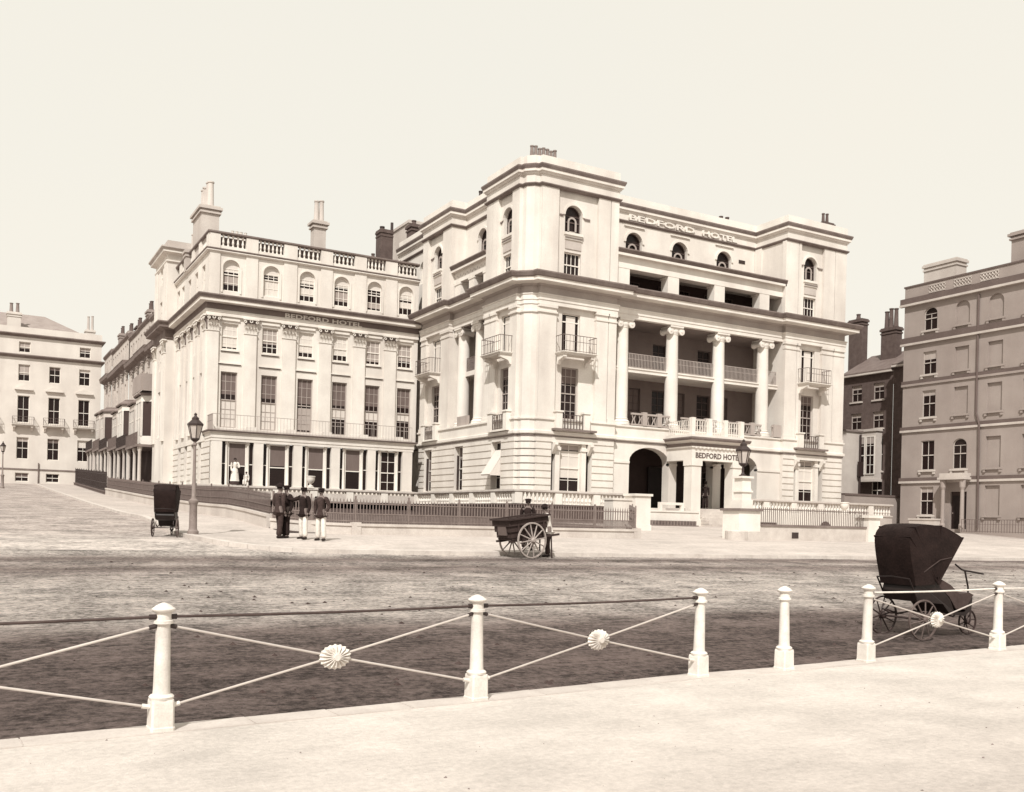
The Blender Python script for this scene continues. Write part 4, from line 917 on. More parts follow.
m = MB(); m.tube([RF(42.85, 18.6, .1), RF(42.85, 10.2, .1), RF(42.7, 9.7, .1), RF(42.55, 9.3, .16), RF(42.55, 2, .1)], .07, 8); m.build('drainpipe', 'grey_wall_dark', R)
m = MB(); m.fbox(RF, 43.2, 45.1, 5.5, 5.9, 0, .9); m.fbox(RF, 43.1, 45.2, 5.44, 5.6, 0, 1.0); dr = m.build('door_hood', 'stucco_grey', R)
for y in (43.25, 44.8):
    k = MB(); k.lathe([(.2, 1.9), (.2, 2.2), (.15, 2.3), (.13, 4.7), (.2, 4.9), (.22, 5.44)], RF(y + .1, 0, .7), 12); k.build('column', 'grey_wall', dr)
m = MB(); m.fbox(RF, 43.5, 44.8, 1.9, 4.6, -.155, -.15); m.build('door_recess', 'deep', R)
m = MB(); m.fbox(RF, 43.65, 44.65, 1.9, 4.3, -.14, -.08); d_ = m.build('door', 'carriage', R)
k = MB(); k.fbox(RF, 44.6, 44.66, 3.0, 3.1, -.08, -.03); k.build('handle', 'paleiron', d_)
m = MB(); m.fbox(RF, 45.0, 47.2, 1.2, 2.5, .4, 1.4); m.fbox(RF, 44.95, 47.25, 2.5, 2.62, .35, 1.45); m.build('area_wall', 'stucco_grey', R)
m = MB(); iron_rail(m, RF, 30, 43.0, 1.7, 2.6, 1.2, .2, .014); m.build('area_railing', 'greyiron', R)
chimney(R, 64, 65.2, 46.2, 49.0, 20, 22.3, (), 'stucco_grey'); chimney(R, 63, 64.4, 36.0, 41.2, 20, 22.7, (), 'grey_wall', 'grey_wall', .5, .2, .2)

# ---- dark houses between the hotel and the grey building
def dark_house(y0, y1, label, chim, zt=14.9):
    D = thing('brick_house', label, 'house', (68, (y0 + y1) / 2, 2), group=None); F = FX(66.0)
    yc = (y0 + y1) / 2
    hs = []
    for y in (y0 + (y1 - y0) * .28, y0 + (y1 - y0) * .72):
        for z0, z1 in ((12.6, 14.0), (10.2, 11.6), (6.6, 9.4), (4.2, 5.8)): hs.append((y - .55, y + .55, z0, z1))
    m = MB(); m.wall(F, y0, y1, 1, zt, hs, .2); m.build('wall', 'brick', D)
    for h in hs:
        window(D, F, h[0], h[1], h[2], h[3], .17, 0, 2, 1, .25 if h[2] > 10 else 0, 'midblind', sash='midblind' if h[2] > 10 else 'sash')
        s = MB(); s.fbox(F, h[0] - .12, h[1] + .12, h[2] - .12, h[2], 0, .1); s.build('sill', 'stucco_grey', D)
    m = MB(); m.prism([(65.7, y0, zt), (65.7, y0, zt + .15), (69.5, y0, zt + 2.2), (74, y0, zt + .15), (74, y0, zt)], (0, y1 - y0, 0)); m.build('roof', 'slate', D)
    m = MB(); m.fbox(F, y0, y1, zt - .12, zt + .02, 0, .36); m.build('gutter', 'stucco_grey', D)
    for c in chim: chimney(D, *c)
    return D, F
D1, F1 = dark_house(53.2, 58.4, 'dark brick house with a bay window and slate roof, just right of the hotel', [(68.0, 68.8, 58.3, 59.7, 14.5, 20.3, [(68.4, 59.0)], 'brick', 'brick', .5, .2, .1)])
b = MB(); b.fbox(F1, 54.2, 56.3, 5.9, 9.9, 0, .7); b.fbox(F1, 54.1, 56.4, 9.9, 10.1, 0, .8); b.fbox(F1, 54.1, 56.4, 5.7, 5.9, 0, .85); by = b.build('bay_window', 'stucco_grey', D1)
for y in (54.3, 55.3): window(D1, F1, y, y + .9, 6.3, 9.5, -.71, 0, 2, 2, .2, 'midblind')
D2, F2 = dark_house(47.0, 53.18, 'dark brick house in shadow beside the grey building, under three tall chimney pots', [(68.0, 68.8, 54.7, 56.2, 15, 19.0, [(68.4, 55.0), (68.4, 55.5), (68.4, 55.95)], 'brick', 'brick', 1.6, .2, .1)], 15.2)
LWl = thing('lane_wall', 'low grey rendered wall closing the lane between the hotel and the dark houses', 'wall', (59, 50.2, 1.7))
m = MB(); m.box(56.9, 65.8, 50.0, 50.4, 1.4, 4.25); m.build('wall', 'grey_wall', LWl); m = MB(); m.box(56.9, 65.8, 49.95, 50.45, 4.25, 4.4); m.build('coping', 'grey_wall_dark', LWl)
RB = thing('rendered_outbuilding', 'narrow pale rendered outbuilding against the right flank of the hotel', 'outbuilding', (58, 56, 1.7))
m = MB(); m.box(57.5, 63.3, 54, 58, 1.4, 9.6); m.build('wall', 'stucco_grey', RB)
m = MB(); m.box(57.4, 63.4, 53.9, 58.1, 9.6, 9.75); m.build('coping', 'wear_and_shade', RB)
m = MB(); m.tube([(63.0, 53.85, 2), (63.0, 53.85, 9.4)], .09, 8); m.box(62.7, 63.25, 53.7, 53.84, 6.0, 7.2); m.build('drainpipe', 'iron', RB)

# ================================================================== row of houses up the side street
def row_house(y0, y1, i, label):
    bz = zg((y0 + y1) / 2) - .1; c0 = 15.6 + (y0 - 82) * .027 + (0, .12, -.1, .2, .05, .15)[i]; X = 13.55 + (0, .05, .1, .02, .08, .04)[i]; dp = (1.35, 1.0, 1.2, .8, 1.3, 1.0)[i]; bh = (.25, -.1, .1, -.25, 0, .1)[i]
    T_ = thing('terraced_house', label, 'house', (X, (y0 + y1) / 2, bz), group='bay-fronted houses up the side street'); F = FX(X)
    wd = y1 - y0; ws = [y0 + wd * .3, y0 + wd * .72]
    hs = [(y - .5, y + .5, c0 - 3.2, c0 - 1.7) for y in ws]
    at = [(y0 + wd * k - .35, y0 + wd * k + .35, c0 + 1.5, c0 + 2.3) for k in (.15, .38, .62, .85)]
    m = MB(); m.wall(F, y0, y1, bz - 1, c0 - .3, hs, .2); m.wall(F, y0, y1, c0 + .5, c0 + 3.4, at, .2); m.build('wall', 'stucco_grey', T_)
    for h in hs: window(T_, F, *h, .18, 0, 2, 2, random.choice((0, .4)), 'midblind')
    for h in at: window(T_, F, *h, .18, 0, 2, 1, 0)
    m = MB(); pth = [(X, y1), (X, y0)]
    m.sweep([(-.3, c0 - .5), (.05, c0 - .5), (.05, c0 - .1), (.5, c0 + .1), (.55, c0 + .4), (.6, c0 + .5), (-.3, c0 + .55)], pth); m.build('cornice', 'wear_and_shade', T_)
    m = MB(); m.sweep([(-.3, c0 + 2.8), (.05, c0 + 2.8), (.2, c0 + 3.0), (.2, c0 + 3.15), (-.3, c0 + 3.4)], pth); m.build('parapet', 'wear_and_shade', T_)
    for y in (y0 + .05, y0 + wd * .5, ):
        p = MB(); p.fbox(F, y, y + .6, 9.0, c0 - 1.4, -.02, .12); pl_ = p.build('pilaster', 'stucco_grey', T_)
        c = MB(); corinthian(c, F, y, y + .6, c0 - 1.4, c0 - .5, -.02, .12); c.build('capital', 'grey_wall', pl_)
    m = MB(); m.poly([(X, y0, c0 + 3.2), (X, y1, c0 + 3.2), (X + 9, y1, c0 + 3.2), (X + 9, y0, c0 + 3.2)]); m.build('roof', 'slate', T_)
    # bay on the first floor
    f1 = bz + 4.2; a, b = y0 + wd * .18, y1 - wd * .18
    bp = [(X, b + .2), (X - dp, b - .35 - dp * .3), (X - dp, a + .35 + dp * .3), (X, a - .2)]; b_ = b - dp * .3; a_ = a + dp * .3
    w = MB()
    for q, (p0, p1) in enumerate(zip(bp, bp[1:])):
        w.quad((*p0, f1), (*p1, f1), (*p1, f1 + .8), (*p0, f1 + .8)); w.quad((*p0, f1 + 3.4 + bh), (*p1, f1 + 3.4 + bh), (*p1, f1 + 3.9 + bh), (*p0, f1 + 3.9 + bh))
    for (px, py) in bp[1:3]: w.box(px - .02, px + .14, py - .1, py + .1, f1 + .8, f1 + 3.4 + bh)
    w.box(X - dp + .01, X - dp + .15, (a + b) / 2 - .12, (a + b) / 2 + .12, f1 + .8, f1 + 3.4 + bh)
    w.poly([(x, y, f1) for x, y in bp]); bay_ = w.build('bay_window', 'trim' if i in (0, 2) else 'stucco_grey', T_)
    gl = MB()
    for p0, p1 in zip(bp, bp[1:]):
        d_ = Vector((.08, 0, 0)); gl.quad(Vector((*p0, f1 + .8)) + d_, Vector((*p1, f1 + .8)) + d_, Vector((*p1, f1 + 3.4 + bh)) + d_, Vector((*p0, f1 + 3.4 + bh)) + d_)
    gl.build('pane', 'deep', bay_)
    fr_ = MB(); fr_.box(X - dp + .02, X - dp + .07, a_ + .4, b_ - .4, f1 + 2.3, f1 + 2.38)
    for k in range(1, 6): yy = a_ + .35 + (b_ - a_ - .7) * k / 6; fr_.box(X - dp + .02, X - dp + .06, yy - .02, yy + .02, f1 + .8, f1 + 3.4 + bh)
    fr_.build('glazing_bars', 'sash', bay_)
    rf = MB(); rf.sweep([(.15, f1 + 3.9 + bh), (.22, f1 + 4.0 + bh), (.22, f1 + 4.1 + bh), (-.3, f1 + 4.5 + bh)], bp); rf.poly([(x + .2, y, f1 + 4.4 + bh) for x, y in bp]); rf.build('bay_roof', 'wear_and_shade', bay_)
    bl_ = MB(); bl_.box(X - 1.9, X, y0 + .1, y1 - .1, f1 - .2, f1); bal_ = bl_.build('balcony', 'wear_and_shade', T_)
    r_ = MB(); iron_rail(r_, FX(X - 1.85), y0 + .1, y1 - .1, f1, f1 + 1.0, 0, .16, .02); r_.build('railing', 'iron' if i % 2 else 'greyiron', bal_)
    for y in (y0 + .4, y0 + wd * .45, y1 - .5):
        k = MB(); k.lathe([(.2, bz + .3), (.2, bz + .6), (.15, bz + .7), (.13, bz + 3.6), (.19, bz + 3.8), (.2, f1 - .2)], (X - 1.6, y, 0), 10); k.build('porch_column', 'stucco_grey', T_, smooth=True)
    m = MB(); m.box(X - .06, X - .01, y0 + .02, y1 - .02, bz + .36, f1 - .21); m.build('porch_shade', 'deep', T_)  # dark sheet standing in for the shade behind the porch columns
    m = MB(); m.box(X - 2.0, X, y0, y1, bz - .8, bz + .35); m.build('plinth', 'grey_wall_dark', T_)
    chimney(T_, X + 1.4, X + 2.2, y1 - 1.6, y1 - .2, c0 + 3, c0 + 5.0 + (i % 3) * .5, [(X + 1.8, y1 - 1.3 + .5 * k) for k in range(3)], 'brick' if i in (0, 3) else 'grey_wall', 'brick', .9, .16)
    return T_, F, f1
row_labels = ['bay-fronted house next to the pavilion, with a box blind above its big bay', 'second bay-fronted house up the side street from the pavilion', 'third bay-fronted house up the side street, with a shaded balcony', 'fourth bay-fronted house up the side street', 'fifth bay-fronted house up the side street, near its top', 'last bay-fronted house at the top of the side street']
for i in range(6):
    T_, F_, f1_ = row_house(82.22 + i * 6.7, 82.2 + (i + 1) * 6.7, i, row_labels[i])
    if i == 0:
        m = MB(); m.box(12.0, 13.6, 83.2, 87.8, 12.9, 13.1); m.box(12.0, 12.06, 83.2, 87.8, 11.7, 12.9); m.box(12.06, 13.6, 83.2, 83.25, 11.7, 12.9); m.build('box_blind', 'grey_wall', T_)

# ================================================================== far house at the head of the street
FH = thing('far_house', 'plain white four-storey house with a hipped roof facing down the side street', 'house', (0, 128, 4.7))
fy = 124.0; FF = FY(fy); bz = 4.7; xw = [5.2, 8.4, 11.6, -2.4, 1.6, -5.8]
hs = []
for x in xw: hs += [(x - .62, x + .62, bz + 2.8, bz + 5.3), (x - .62, x + .62, bz + 7.0, bz + 10.1), (x - .6, x + .6, bz + 11.8, bz + 13.7), ]
hs += [(x - .6, x + .6, bz + 15.1, bz + 16.3) for x in xw if x != 8.4] + [(x - .7, x + .7, bz + .2, bz + 1.2) for x in xw]
m = MB(); m.wall(FF, -16, 13.4, bz - 1.5, bz + 17.1, hs, .25); m.wall(FXE(13.4), fy, 140, bz - 1, bz + 17.1); m.build('wall', 'stucco_far', FH)
for k, h in enumerate(hs): window(FH, FF, *h, 0.22, 0, 2, 1, random.choice((.2, .35, .5, .62, 0)), ('midblind', 'greyblind', 'blind')[(k // 3) % 3])
for z, mat in ((bz + 14.7, 'wear_and_shade'), (bz + 17.1, 'wear_and_shade')):
    m = MB(); m.sweep([(0, z - .25), (.15, z - .2), (.4, z), (.4, z + .12), (-.3, z + .2)], [(-16, fy), (13.4, fy), (13.4, 140)]); m.build('cornice', mat, FH)
m = MB(); m.sweep([(0.03, bz + 17.25), (.03, bz + 18.0), (-.3, bz + 18.05)], [(-16, fy), (13.4, fy), (13.4, 140)]); m.build('parapet', 'stucco_far', FH)
m = MB(); z0, z1 = bz + 17.6, bz + 20.7
m.add([(-18, fy + .8, z0), (12.4, fy + .8, z0), (12.4, 140, z0), (-18, 140, z0), (-18, 131, z1), (7.6, 131, z1)], [(0, 1, 5, 4), (1, 2, 5), (2, 3, 4, 5), (3, 0, 4)]); m.build('roof', 'roof_tile', FH)
for x in xw:
    m = MB(); m.fbox(FF, x - .95, x + .95, bz + 10.75, bz + 10.9, 0, .3); m.prism([FF(x - .95, bz + 10.9, 0), FF(x + .95, bz + 10.9, 0), FF(x, bz + 11.35, 0)], (0, -.25, 0)); m.build('pediment', 'stucco_far', FH)
    balcony(FH, FF, x - 1.15, x + 1.15, bz + 6.75, .75, .9, 'stucco_far', 'greyiron', True)
m = MB(); m.fbox(FF, -16, 13.4, bz + 1.55, bz + 1.7, 0, .08); m.build('string_course', 'wear_and_shade', FH)
chimney(FH, 3.4, 4.8, 125.5, 126.7, bz + 17, bz + 19.9, [(3.8, 126.1), (4.45, 126.1)], 'stucco_far', 'earthpot', 1.1, .2)
chimney(FH, 12.0, 13.0, 128, 129, bz + 17, bz + 19.2, [(12.3, 128.5), (12.75, 128.5)], 'stucco_far', 'stucco_grey', 1.7, .16)
m = MB(); m.tube([(6.9, fy - .1, bz), (6.9, fy - .1, bz + 2.4)], .07, 6); m.build('drainpipe', 'wear_and_shade', FH)

# ================================================================== foreground railing
RP = random.Random(5)
def lathe_post(root, x, y):
    tx, ty = RP.uniform(-.012, .012), RP.uniform(-.012, .012)
    rr = MB(); n = 24
    prof = [(.07, .255), (.094, .257), (.10, .278), (.088, .292), (.070, .30), (.068, .34), (.058, .86), (.058, .87), (.080, .875), (.080, .90), (.064, .905), (.062, .965), (.086, .975), (.094, .985), (.094, .995), (.06, 1.022), (.02, 1.042), (.004, 1.045)]
    vs = []
    for r, z in prof:
        for i in range(n):
            k = r * (1 - (.055 if i % 2 and .33 < z < .868 else 0)); t = 2 * PI * i / n
            vs.append((x + k * math.cos(t) + tx * z, y + k * math.sin(t) + ty * z, z))
    m_ = len(prof); rr.add(vs, [(j * n + i, j * n + (i + 1) % n, (j + 1) * n + (i + 1) % n, (j + 1) * n + i) for j in range(m_ - 1) for i in range(n)])
    p = rr.build('post', 'post', root, smooth=True)
    b = MB(); s = .092
    ca, sa = math.cos(.06), math.sin(.06)
    def q(u, v): return (x + u * ca - v * sa, y + u * sa + v * ca)
    rings = [(s * 1.06, -.05), (s * 1.06, .03), (s, .04), (s * .97, .235), (s * .93, .257)]
    vs = []
    for r, z in rings:
        c = r * .82
        vs += [(*q(u, v), z) for u, v in ((-r, -c), (-c, -r), (c, -r), (r, -c), (r, c), (c, r), (-c, r), (-r, c))]
    b.add(vs, [(j * 8 + i, j * 8 + (i + 1) % 8, j * 8 + 8 + (i + 1) % 8, j * 8 + 8 + i) for j in range(4) for i in range(8)] + [tuple(range(32, 40))])
    b.build('plinth', 'post', p)
    return p
def rosette(root, c, u):
    m = MB(); n = 36; c = Vector(c); u = Vector(u).normalized(); nrm = Vector((u.y, -u.x, 0)); up = Vector((0, 0, 1))
    for sgn in (1, -1):
        vs = [c + nrm * sgn * .055]; rings = [(.25, .062), (.5, .06), (.8, .048), (1, .015)]
        for r, dd in rings:
            for i in range(n):
                t = 2 * PI * i / n; rid = 1 if i % 2 else .90; k = r * (rid if r > .3 else 1); d2 = dd * (1 if i % 2 else .55) if r > .3 else dd
                vs.append(c + u * (.158 * k * math.cos(t)) + up * (.117 * k * math.sin(t)) + nrm * sgn * d2)
        fs = [(0, 1 + i, 1 + (i + 1) % n) for i in range(n)]
        for j in range(3): fs += [(1 + j * n + i, 1 + (j + 1) * n + i, 1 + (j + 1) * n + (i + 1) % n, 1 + j * n + (i + 1) % n) for i in range(n)]
        m.add(vs, fs)
        m.add([c + nrm * sgn * .075 + (u * math.cos(t) + up * math.sin(t)) * .03 for t in [k * PI / 5 for k in range(10)]] + [c + nrm * sgn * .05 + (u * math.cos(t) + up * math.sin(t)) * .036 for t in [k * PI / 5 for k in range(10)]], [tuple(range(10))] + [(i, (i + 1) % 10, (i + 1) % 10 + 10, i + 10) for i in range(10)])
    return m.build('rosette', 'post', root)
def railing(label, xs, rodmat):
    Rr = thing('railing', label, 'railing', (xs[0], rail_y(xs[0]), 0))
    for x in xs: lathe_post(Rr, x, rail_y(x))
    for a, b in zip(xs, xs[1:]):
        A, B = Vector((a, rail_y(a), 0)), Vector((b, rail_y(b), 0)); u = (B - A).normalized(); up = Vector((0, 0, 1))
        m = MB(); p0, p1 = A + u * .06 + up * .93, B - u * .06 + up * .93
        m.tube([p0.lerp(p1, t / 10) - up * (.012 * math.sin(PI * t / 10)) for t in range(11)], .0125, 10); m.build('top_rod', rodmat, Rr, smooth=True)
        mid = (A + B) / 2 + up * .515
        for p, e in ((A + u * .06 + up * .855, 1), (A + u * .10 + up * .20, 1), (B - u * .06 + up * .855, 1), (B - u * .10 + up * .20, 1)):
            d = (mid - p).normalized(); m = MB(); m.tube([p, mid - d * .07], .0105, 8); m.build('diagonal_rod', 'stucco_grey', Rr, smooth=True)
            m = MB(); m.tube([p - d * .01, p + d * .05], .02, 8); m.build('socket', 'iron' if p.z > .5 else 'post', Rr)
        for p in (p0, p1):
            d = u if p is p0 else -u; m = MB(); m.tube([p - d * .01, p + d * .05], .022, 8); m.build('socket', 'iron', Rr)
        rosette(Rr, mid, u)
    return Rr
M['rod'] = material('rod_shade_paint', .07, .5, 3, rough=.6)  # dark colour stands in for the shaded underside of the left top rods
railing('left run of white promenade railing with crossed rods, left of the gap', [-4.65, -1.62, 1.40, 4.41, 7.50], 'rod')
railing('right run of white promenade railing in front of the hooded chair', [10.49, 13.54, 16.6, 19.65], 'post')
lone = thing('bollard', 'single white fluted post with no rods standing in the gap of the promenade railing', 'post', (8.89, rail_y(8.89), 0)); lathe_post(lone, 8.89, rail_y(8.89))

# ================================================================== wheels and vehicles
def wheel(root, c, r, axis_y, spokes, mat, rim=.03, hubr=.06, hubw=.14, tw=.035, spr=.013, dish=.03):
    """wheel whose axle lies along local y (axis_y = +1/-1 outward)"""
    c = Vector(c); m = MB()
    prof = [(r - rim, -tw / 2), (r - .005, -tw / 2), (r, -tw / 2 + .006), (r, tw / 2 - .006), (r - .005, tw / 2), (r - rim, tw / 2), (r - rim, -tw / 2)]
    m.lathe(prof, c, 36, axis='y'); m.f = m.f[:-2]
    w = m.build('wheel', mat, root, smooth=True)
    h = MB(); h.lathe([(hubr * .6, -hubw / 2), (hubr, -hubw * .35), (hubr * 1.1, 0), (hubr, hubw * .35), (hubr * .6, hubw / 2)], c, 14, axis='y'); h.build('hub', mat, w, smooth=True)
    for i in range(spokes):
        t = 2 * PI * (i + .3) / spokes; d = Vector((math.cos(t), 0, math.sin(t)))
        s = MB(); s.tube([c + d * hubr * .9 + Vector((0, axis_y * dish, 0)), c + d * (r - rim + .004)], [spr * 1.3, spr * .9], 6); s.build('spoke', mat, w)
    return w
def bath_chair(label, loc, rz, hood_fold=0.):
    B = thing('bath_chair', label, 'bath chair', loc, rz, local=True)
    for s in (1, -1): wheel(B, (-.24, .38 * s, .30), .30, s, 10, 'darkwheel' if s > 0 else 'wheelpaint2', .022, .045, .12, .028, .010)
    wheel(B, (1.18, 0, .2), .2, 1, 8, 'darkwheel', .02, .035, .08, .026, .009)
    m = MB(); m.tube([(-.24, -.42, .30), (-.24, .42, .30)], .016, 8)
    for s in (1, -1):
        m.tube([(-.28, .27 * s, .40), (-.05, .27 * s, .33), (.3, .27 * s, .37), (.55, .25 * s, .32), (.85, .12 * s, .42), (1.18, 0.03 * s, .52)], .014, 6)
        m.tube([(-.3, .27 * s, .52), (-.38, .27 * s, .42), (-.2, .27 * s, .34), (.05, .27 * s, .33)], .012, 6)
    m.tube([(1.18, -.05, .2), (1.18, -.05, .42), (1.18, 0, .5), (1.18, .05, .42), (1.18, .05, .2)], .012, 6); m.build('undercarriage', 'iron', B)
    # tub: side profile swept across, slightly narrower at the foot
    prof = [(-.30, .86), (-.35, .70), (-.28, .56), (.26, .52), (.42, .36), (.82, .32), (1.0, .40), (1.03, .60), (.98, .60), (.92, .46), (.80, .38), (.52, .40), (.42, .58), (.10, .86)]
    m = MB(); n = len(prof); vs = []
    for s in (1, -1):
        for x, z in prof: vs.append((x, s * (.30 if x < .45 else .30 - .10 * (x - .45) / .6), z))
    m.add(vs, [tuple(range(n)), tuple(range(2 * n - 1, n - 1, -1))] + [(i, (i + 1) % n, (i + 1) % n + n, i + n) for i in range(n)]); m.build('body', 'carriage', B)
    m = MB(); pr = [(.12, .84), (.42, .62), (.58, .44), (.82, .42), (.98, .62), (1.02, .64), (.9, .68), (.66, .66), (.45, .80), (.16, .92)]
    m.add([(x, s * (.285 - .08 * max(0, x - .4)), z) for s in (1, -1) for x, z in pr], [tuple(range(10)), tuple(range(19, 9, -1))] + [(i, (i + 1) % 10, (i + 1) % 10 + 10, i + 10) for i in range(10)]); m.build('apron', 'rug', B, smooth=False)
    # folding hood: shell of back, sides and roof on bent hoops
    th = .02; W = .33
    hp = [(-.36, .80), (-.47, 1.20), (-.50, 1.52), (-.40, 1.66), (-.15, 1.71), (.15, 1.69), (.46, 1.60), (.62, 1.52)]
    piv = (.10, .82)
    def smooth(P, k=4):
        out = []
        for i in range(len(P) - 1):
            p0, p1, p2, p3 = P[max(i - 1, 0)], P[i], P[i + 1], P[min(i + 2, len(P) - 1)]
            for q in range(k):
                u = q / k; out.append(tuple(.5 * (2 * p1[c] + (p2[c] - p0[c]) * u + (2 * p0[c] - 5 * p1[c] + 4 * p2[c] - p3[c]) * u * u + (3 * p1[c] - p0[c] - 3 * p2[c] + p3[c]) * u ** 3) for c in (0, 1)))
        return out + [P[-1]]
    hoops = [hp[2], hp[3], hp[5], hp[7]]; hp = smooth(hp)
    m = MB(); n = len(hp); K = 10
    def sag(i): return .012 * abs(math.sin(PI * i / (n - 1) * 4))
    for o in (0, th):
        grid = []
        for i, (x, z) in enumerate(hp):
            cx_, cz_ = x - piv[0], z - piv[1]; L_ = math.hypot(cx_, cz_); f = 1 - (sag(i) + o) / L_
            row = []
            for q in range(K + 1):                     # side from the pivot up, across the roof, down the other side
                pass
            for q in range(5): u = .12 + .88 * q / 4; row.append((piv[0] + cx_ * f * u, -(W - o) - .025 * math.sin(PI * u), piv[1] + cz_ * f * u))
            for q in range(1, 6): v = -1 + 2 * q / 6; row.append((piv[0] + cx_ * f * (1 + .02 * (1 - v * v)), (W - o) * v, piv[1] + cz_ * f * (1 + .02 * (1 - v * v))))
            for q in range(4, -1, -1): u = .12 + .88 * q / 4; row.append((piv[0] + cx_ * f * u, (W - o) + .025 * math.sin(PI * u), piv[1] + cz_ * f * u))
            grid.append(row)
        R_ = len(grid[0]); m.add([p for r_ in grid for p in r_], [(i * R_ + q, i * R_ + q + 1, (i + 1) * R_ + q + 1, (i + 1) * R_ + q) for i in range(n - 1) for q in range(R_ - 1)])
        if o == 0: outer = grid[-1]
    m.add(outer + [(x - .03, y * .94, z - .05) for x, y, z in outer], [(q, q + 1, q + 1 + R_, q + R_) for q in range(R_ - 1)])
    hd = m.build('hood', 'leather', B, smooth=True)
    k = MB()
    for (x, z) in hoops:
        k.tube([(piv[0], -W - .008, piv[1]), (x, -W - .008, z), (x, W + .008, z), (piv[0], W + .008, piv[1])], .012, 6)
    k.build('hood_hoop', 'leather', hd)
    k = MB()
    for s in (1, -1): k.tube([(-.22, s * (W + .02), 1.0), (.1, s * (W + .035), 1.18), (.36, s * (W + .02), 1.22)], .009, 6)
    k.build('hood_joint', 'darkwheel', hd)
    m = MB(); m.tube([(1.18, 0, .5), (1.18, 0, .74), (1.10, 0, 1.0)], .014, 8); m.tube([(.88, .0, 1.10), (1.02, 0, 1.02), (1.10, 0, 1.0), (1.2, -.02, .99), (1.46, -.05, .95)], .014, 8); m.build('tiller', 'carriage', B)
    m = MB(); m.tube([(-.3, -.3, .62), (-.46, -.3, .90), (-.48, 0, .92), (-.46, .3, .90), (-.3, .3, .62)], .013, 8); m.build('push_handle', 'carriage', B)
    return B
M['wheelpaint2'] = material('worn_wheel', .12, .4, 7, rough=.6)
bath_chair('hooded black wheeled chair parked in the road just beyond the promenade railing', (14.12, 10.85, zg(10.85) - KERB), -.06).scale = (1.13, 1.13, 1.13)
bath_chair('hooded black wheeled chair seen from behind at the kerb beside the street lamp', (5.84, 34.1, zg(34.1) - KERB), 1.25).scale = (1.04, 1.04, 1.04)

# ---- two-wheeled barrow
def cart(loc, rz):
    K = thing('hand_cart', 'dark two-wheeled hand barrow with large spoked wheels standing at the kerb', 'hand cart', loc, rz, local=True)
    for s in (1, -1): wheel(K, (0, .50 * s, .58), .58, s, 12, 'wheelpaint', .05, .09, .26, .05, .02, .05)
    tilt = .13
    def P(x, y, z): return Vector((x * math.cos(tilt) - (z - .6) * math.sin(tilt), y, .6 + x * math.sin(tilt) + (z - .6) * math.cos(tilt)))
    m = MB(); m.tube([(0, -.6, .6), (0, .6, .6)], .03, 8); m.build('axle', 'iron', K)
    m = MB()
    def bx(x0, x1, y0, y1, z0, z1, fl=0.):
        vs = [P(x, y * (1 + (fl if z == z1 else 0)), z) for z in (z0, z1) for x, y in ((x0, y0), (x1, y0), (x1, y1), (x0, y1))]
        m.add(vs, [(0, 3, 2, 1), (4, 5, 6, 7), (0, 1, 5, 4), (1, 2, 6, 5), (2, 3, 7, 6), (3, 0, 4, 7)])
    bx(-.70, .62, -.38, .38, .66, .72)
    for k in range(3):
        z = .73 + k * .19; f = .04 * k
        bx(-.70 - f, .64 + f, -.40 - f, -.37 - f, z, z + .18); bx(-.70 - f, .64 + f, .37 + f, .40 + f, z, z + .18); bx(-.73 - f, -.70 - f, -.4 - f, .4 + f, z, z + .18); bx(.64 + f, .67 + f, -.4 - f, .4 + f, z, z + .18)
    body = m.build('body', 'cartwood', K)
    m = MB(); bx(-.85, .80, -.56, -.47, 1.295, 1.35); bx(-.85, .80, .47, .56, 1.295, 1.35); bx(-.89, -.80, -.5, .5, 1.3, 1.352); bx(.75, .82, -.5, .5, 1.3, 1.348); m.build('rim_board', 'cartwood', body)
    m = MB()
    for y in (-.34, .34): bx(-.8, 1.25, y - .03, y + .03, .59, .655)
    m.build('shaft', 'cartwood', K)
    m = MB()
    for x in (-.5, -.1, .2, .52):
        for y in (-.485, .44): m = MB(); bx(x, x + .05, y, y + .045, .66, 1.29); m.build('side_stay', 'cartwood', body)
    m = MB(); bx(-.66, .58, -.36, .36, .75, 1.22); m.build('load', 'browncloth', K)
    m = MB(); m.tube([P(.95, .3, .6), (.97, .32, 0.0)], .025, 6); m.build('prop', 'cartwood', K)
    m = MB(); m.tube([P(.95, -.3, .6), (.97, -.32, 0.0)], .025, 6); m.build('prop', 'cartwood', K)
    m = MB(); bx(-.80, -.75, -.22, .22, .82, 1.12); m.build('name_board', 'grey_wall_dark', body)
    return K
cart((15.62, 26.8, zg(26.85) - KERB), .12)

# ================================================================== people
def skin_mesh(joints, edges, root, sub=1):
    """joints: name -> (pos, radius x, radius y); one continuous surface"""
    names = list(joints); idx = {k: i for i, k in enumerate(names)}
    me = bpy.data.meshes.new('body'); me.from_pydata([joints[k][0] for k in names], [(idx[a], idx[b]) for a, b in edges], [])
    ob = bpy.data.objects.new('tmp_body', me); COL.objects.link(ob)
    ob.modifiers.new('s', 'SKIN')
    for i, k in enumerate(names):
        sv = me.skin_vertices[0].data[i]; r = joints[k][1:]; sv.radius = (r[0], r[1] if len(r) > 1 else r[0]); sv.use_root = (k == root)
    sm = ob.modifiers.new('b', 'SUBSURF'); sm.levels = sub; sm.render_levels = sub
    dg = bpy.context.evaluated_depsgraph_get(); dg.update()
    out = bpy.data.meshes.new_from_object(ob.evaluated_get(dg)); bpy.data.objects.remove(ob); bpy.data.meshes.remove(me)
    return out
def link_mesh(me, name, mat, parent):
    me.materials.clear(); me.materials.append(M[mat]); me.name = name
    me.polygons.foreach_set('use_smooth', [True] * len(me.polygons))
    o = bpy.data.objects.new(name, me); COL.objects.link(o); o.parent = parent; ORG[o.name] = Vector()
    return o
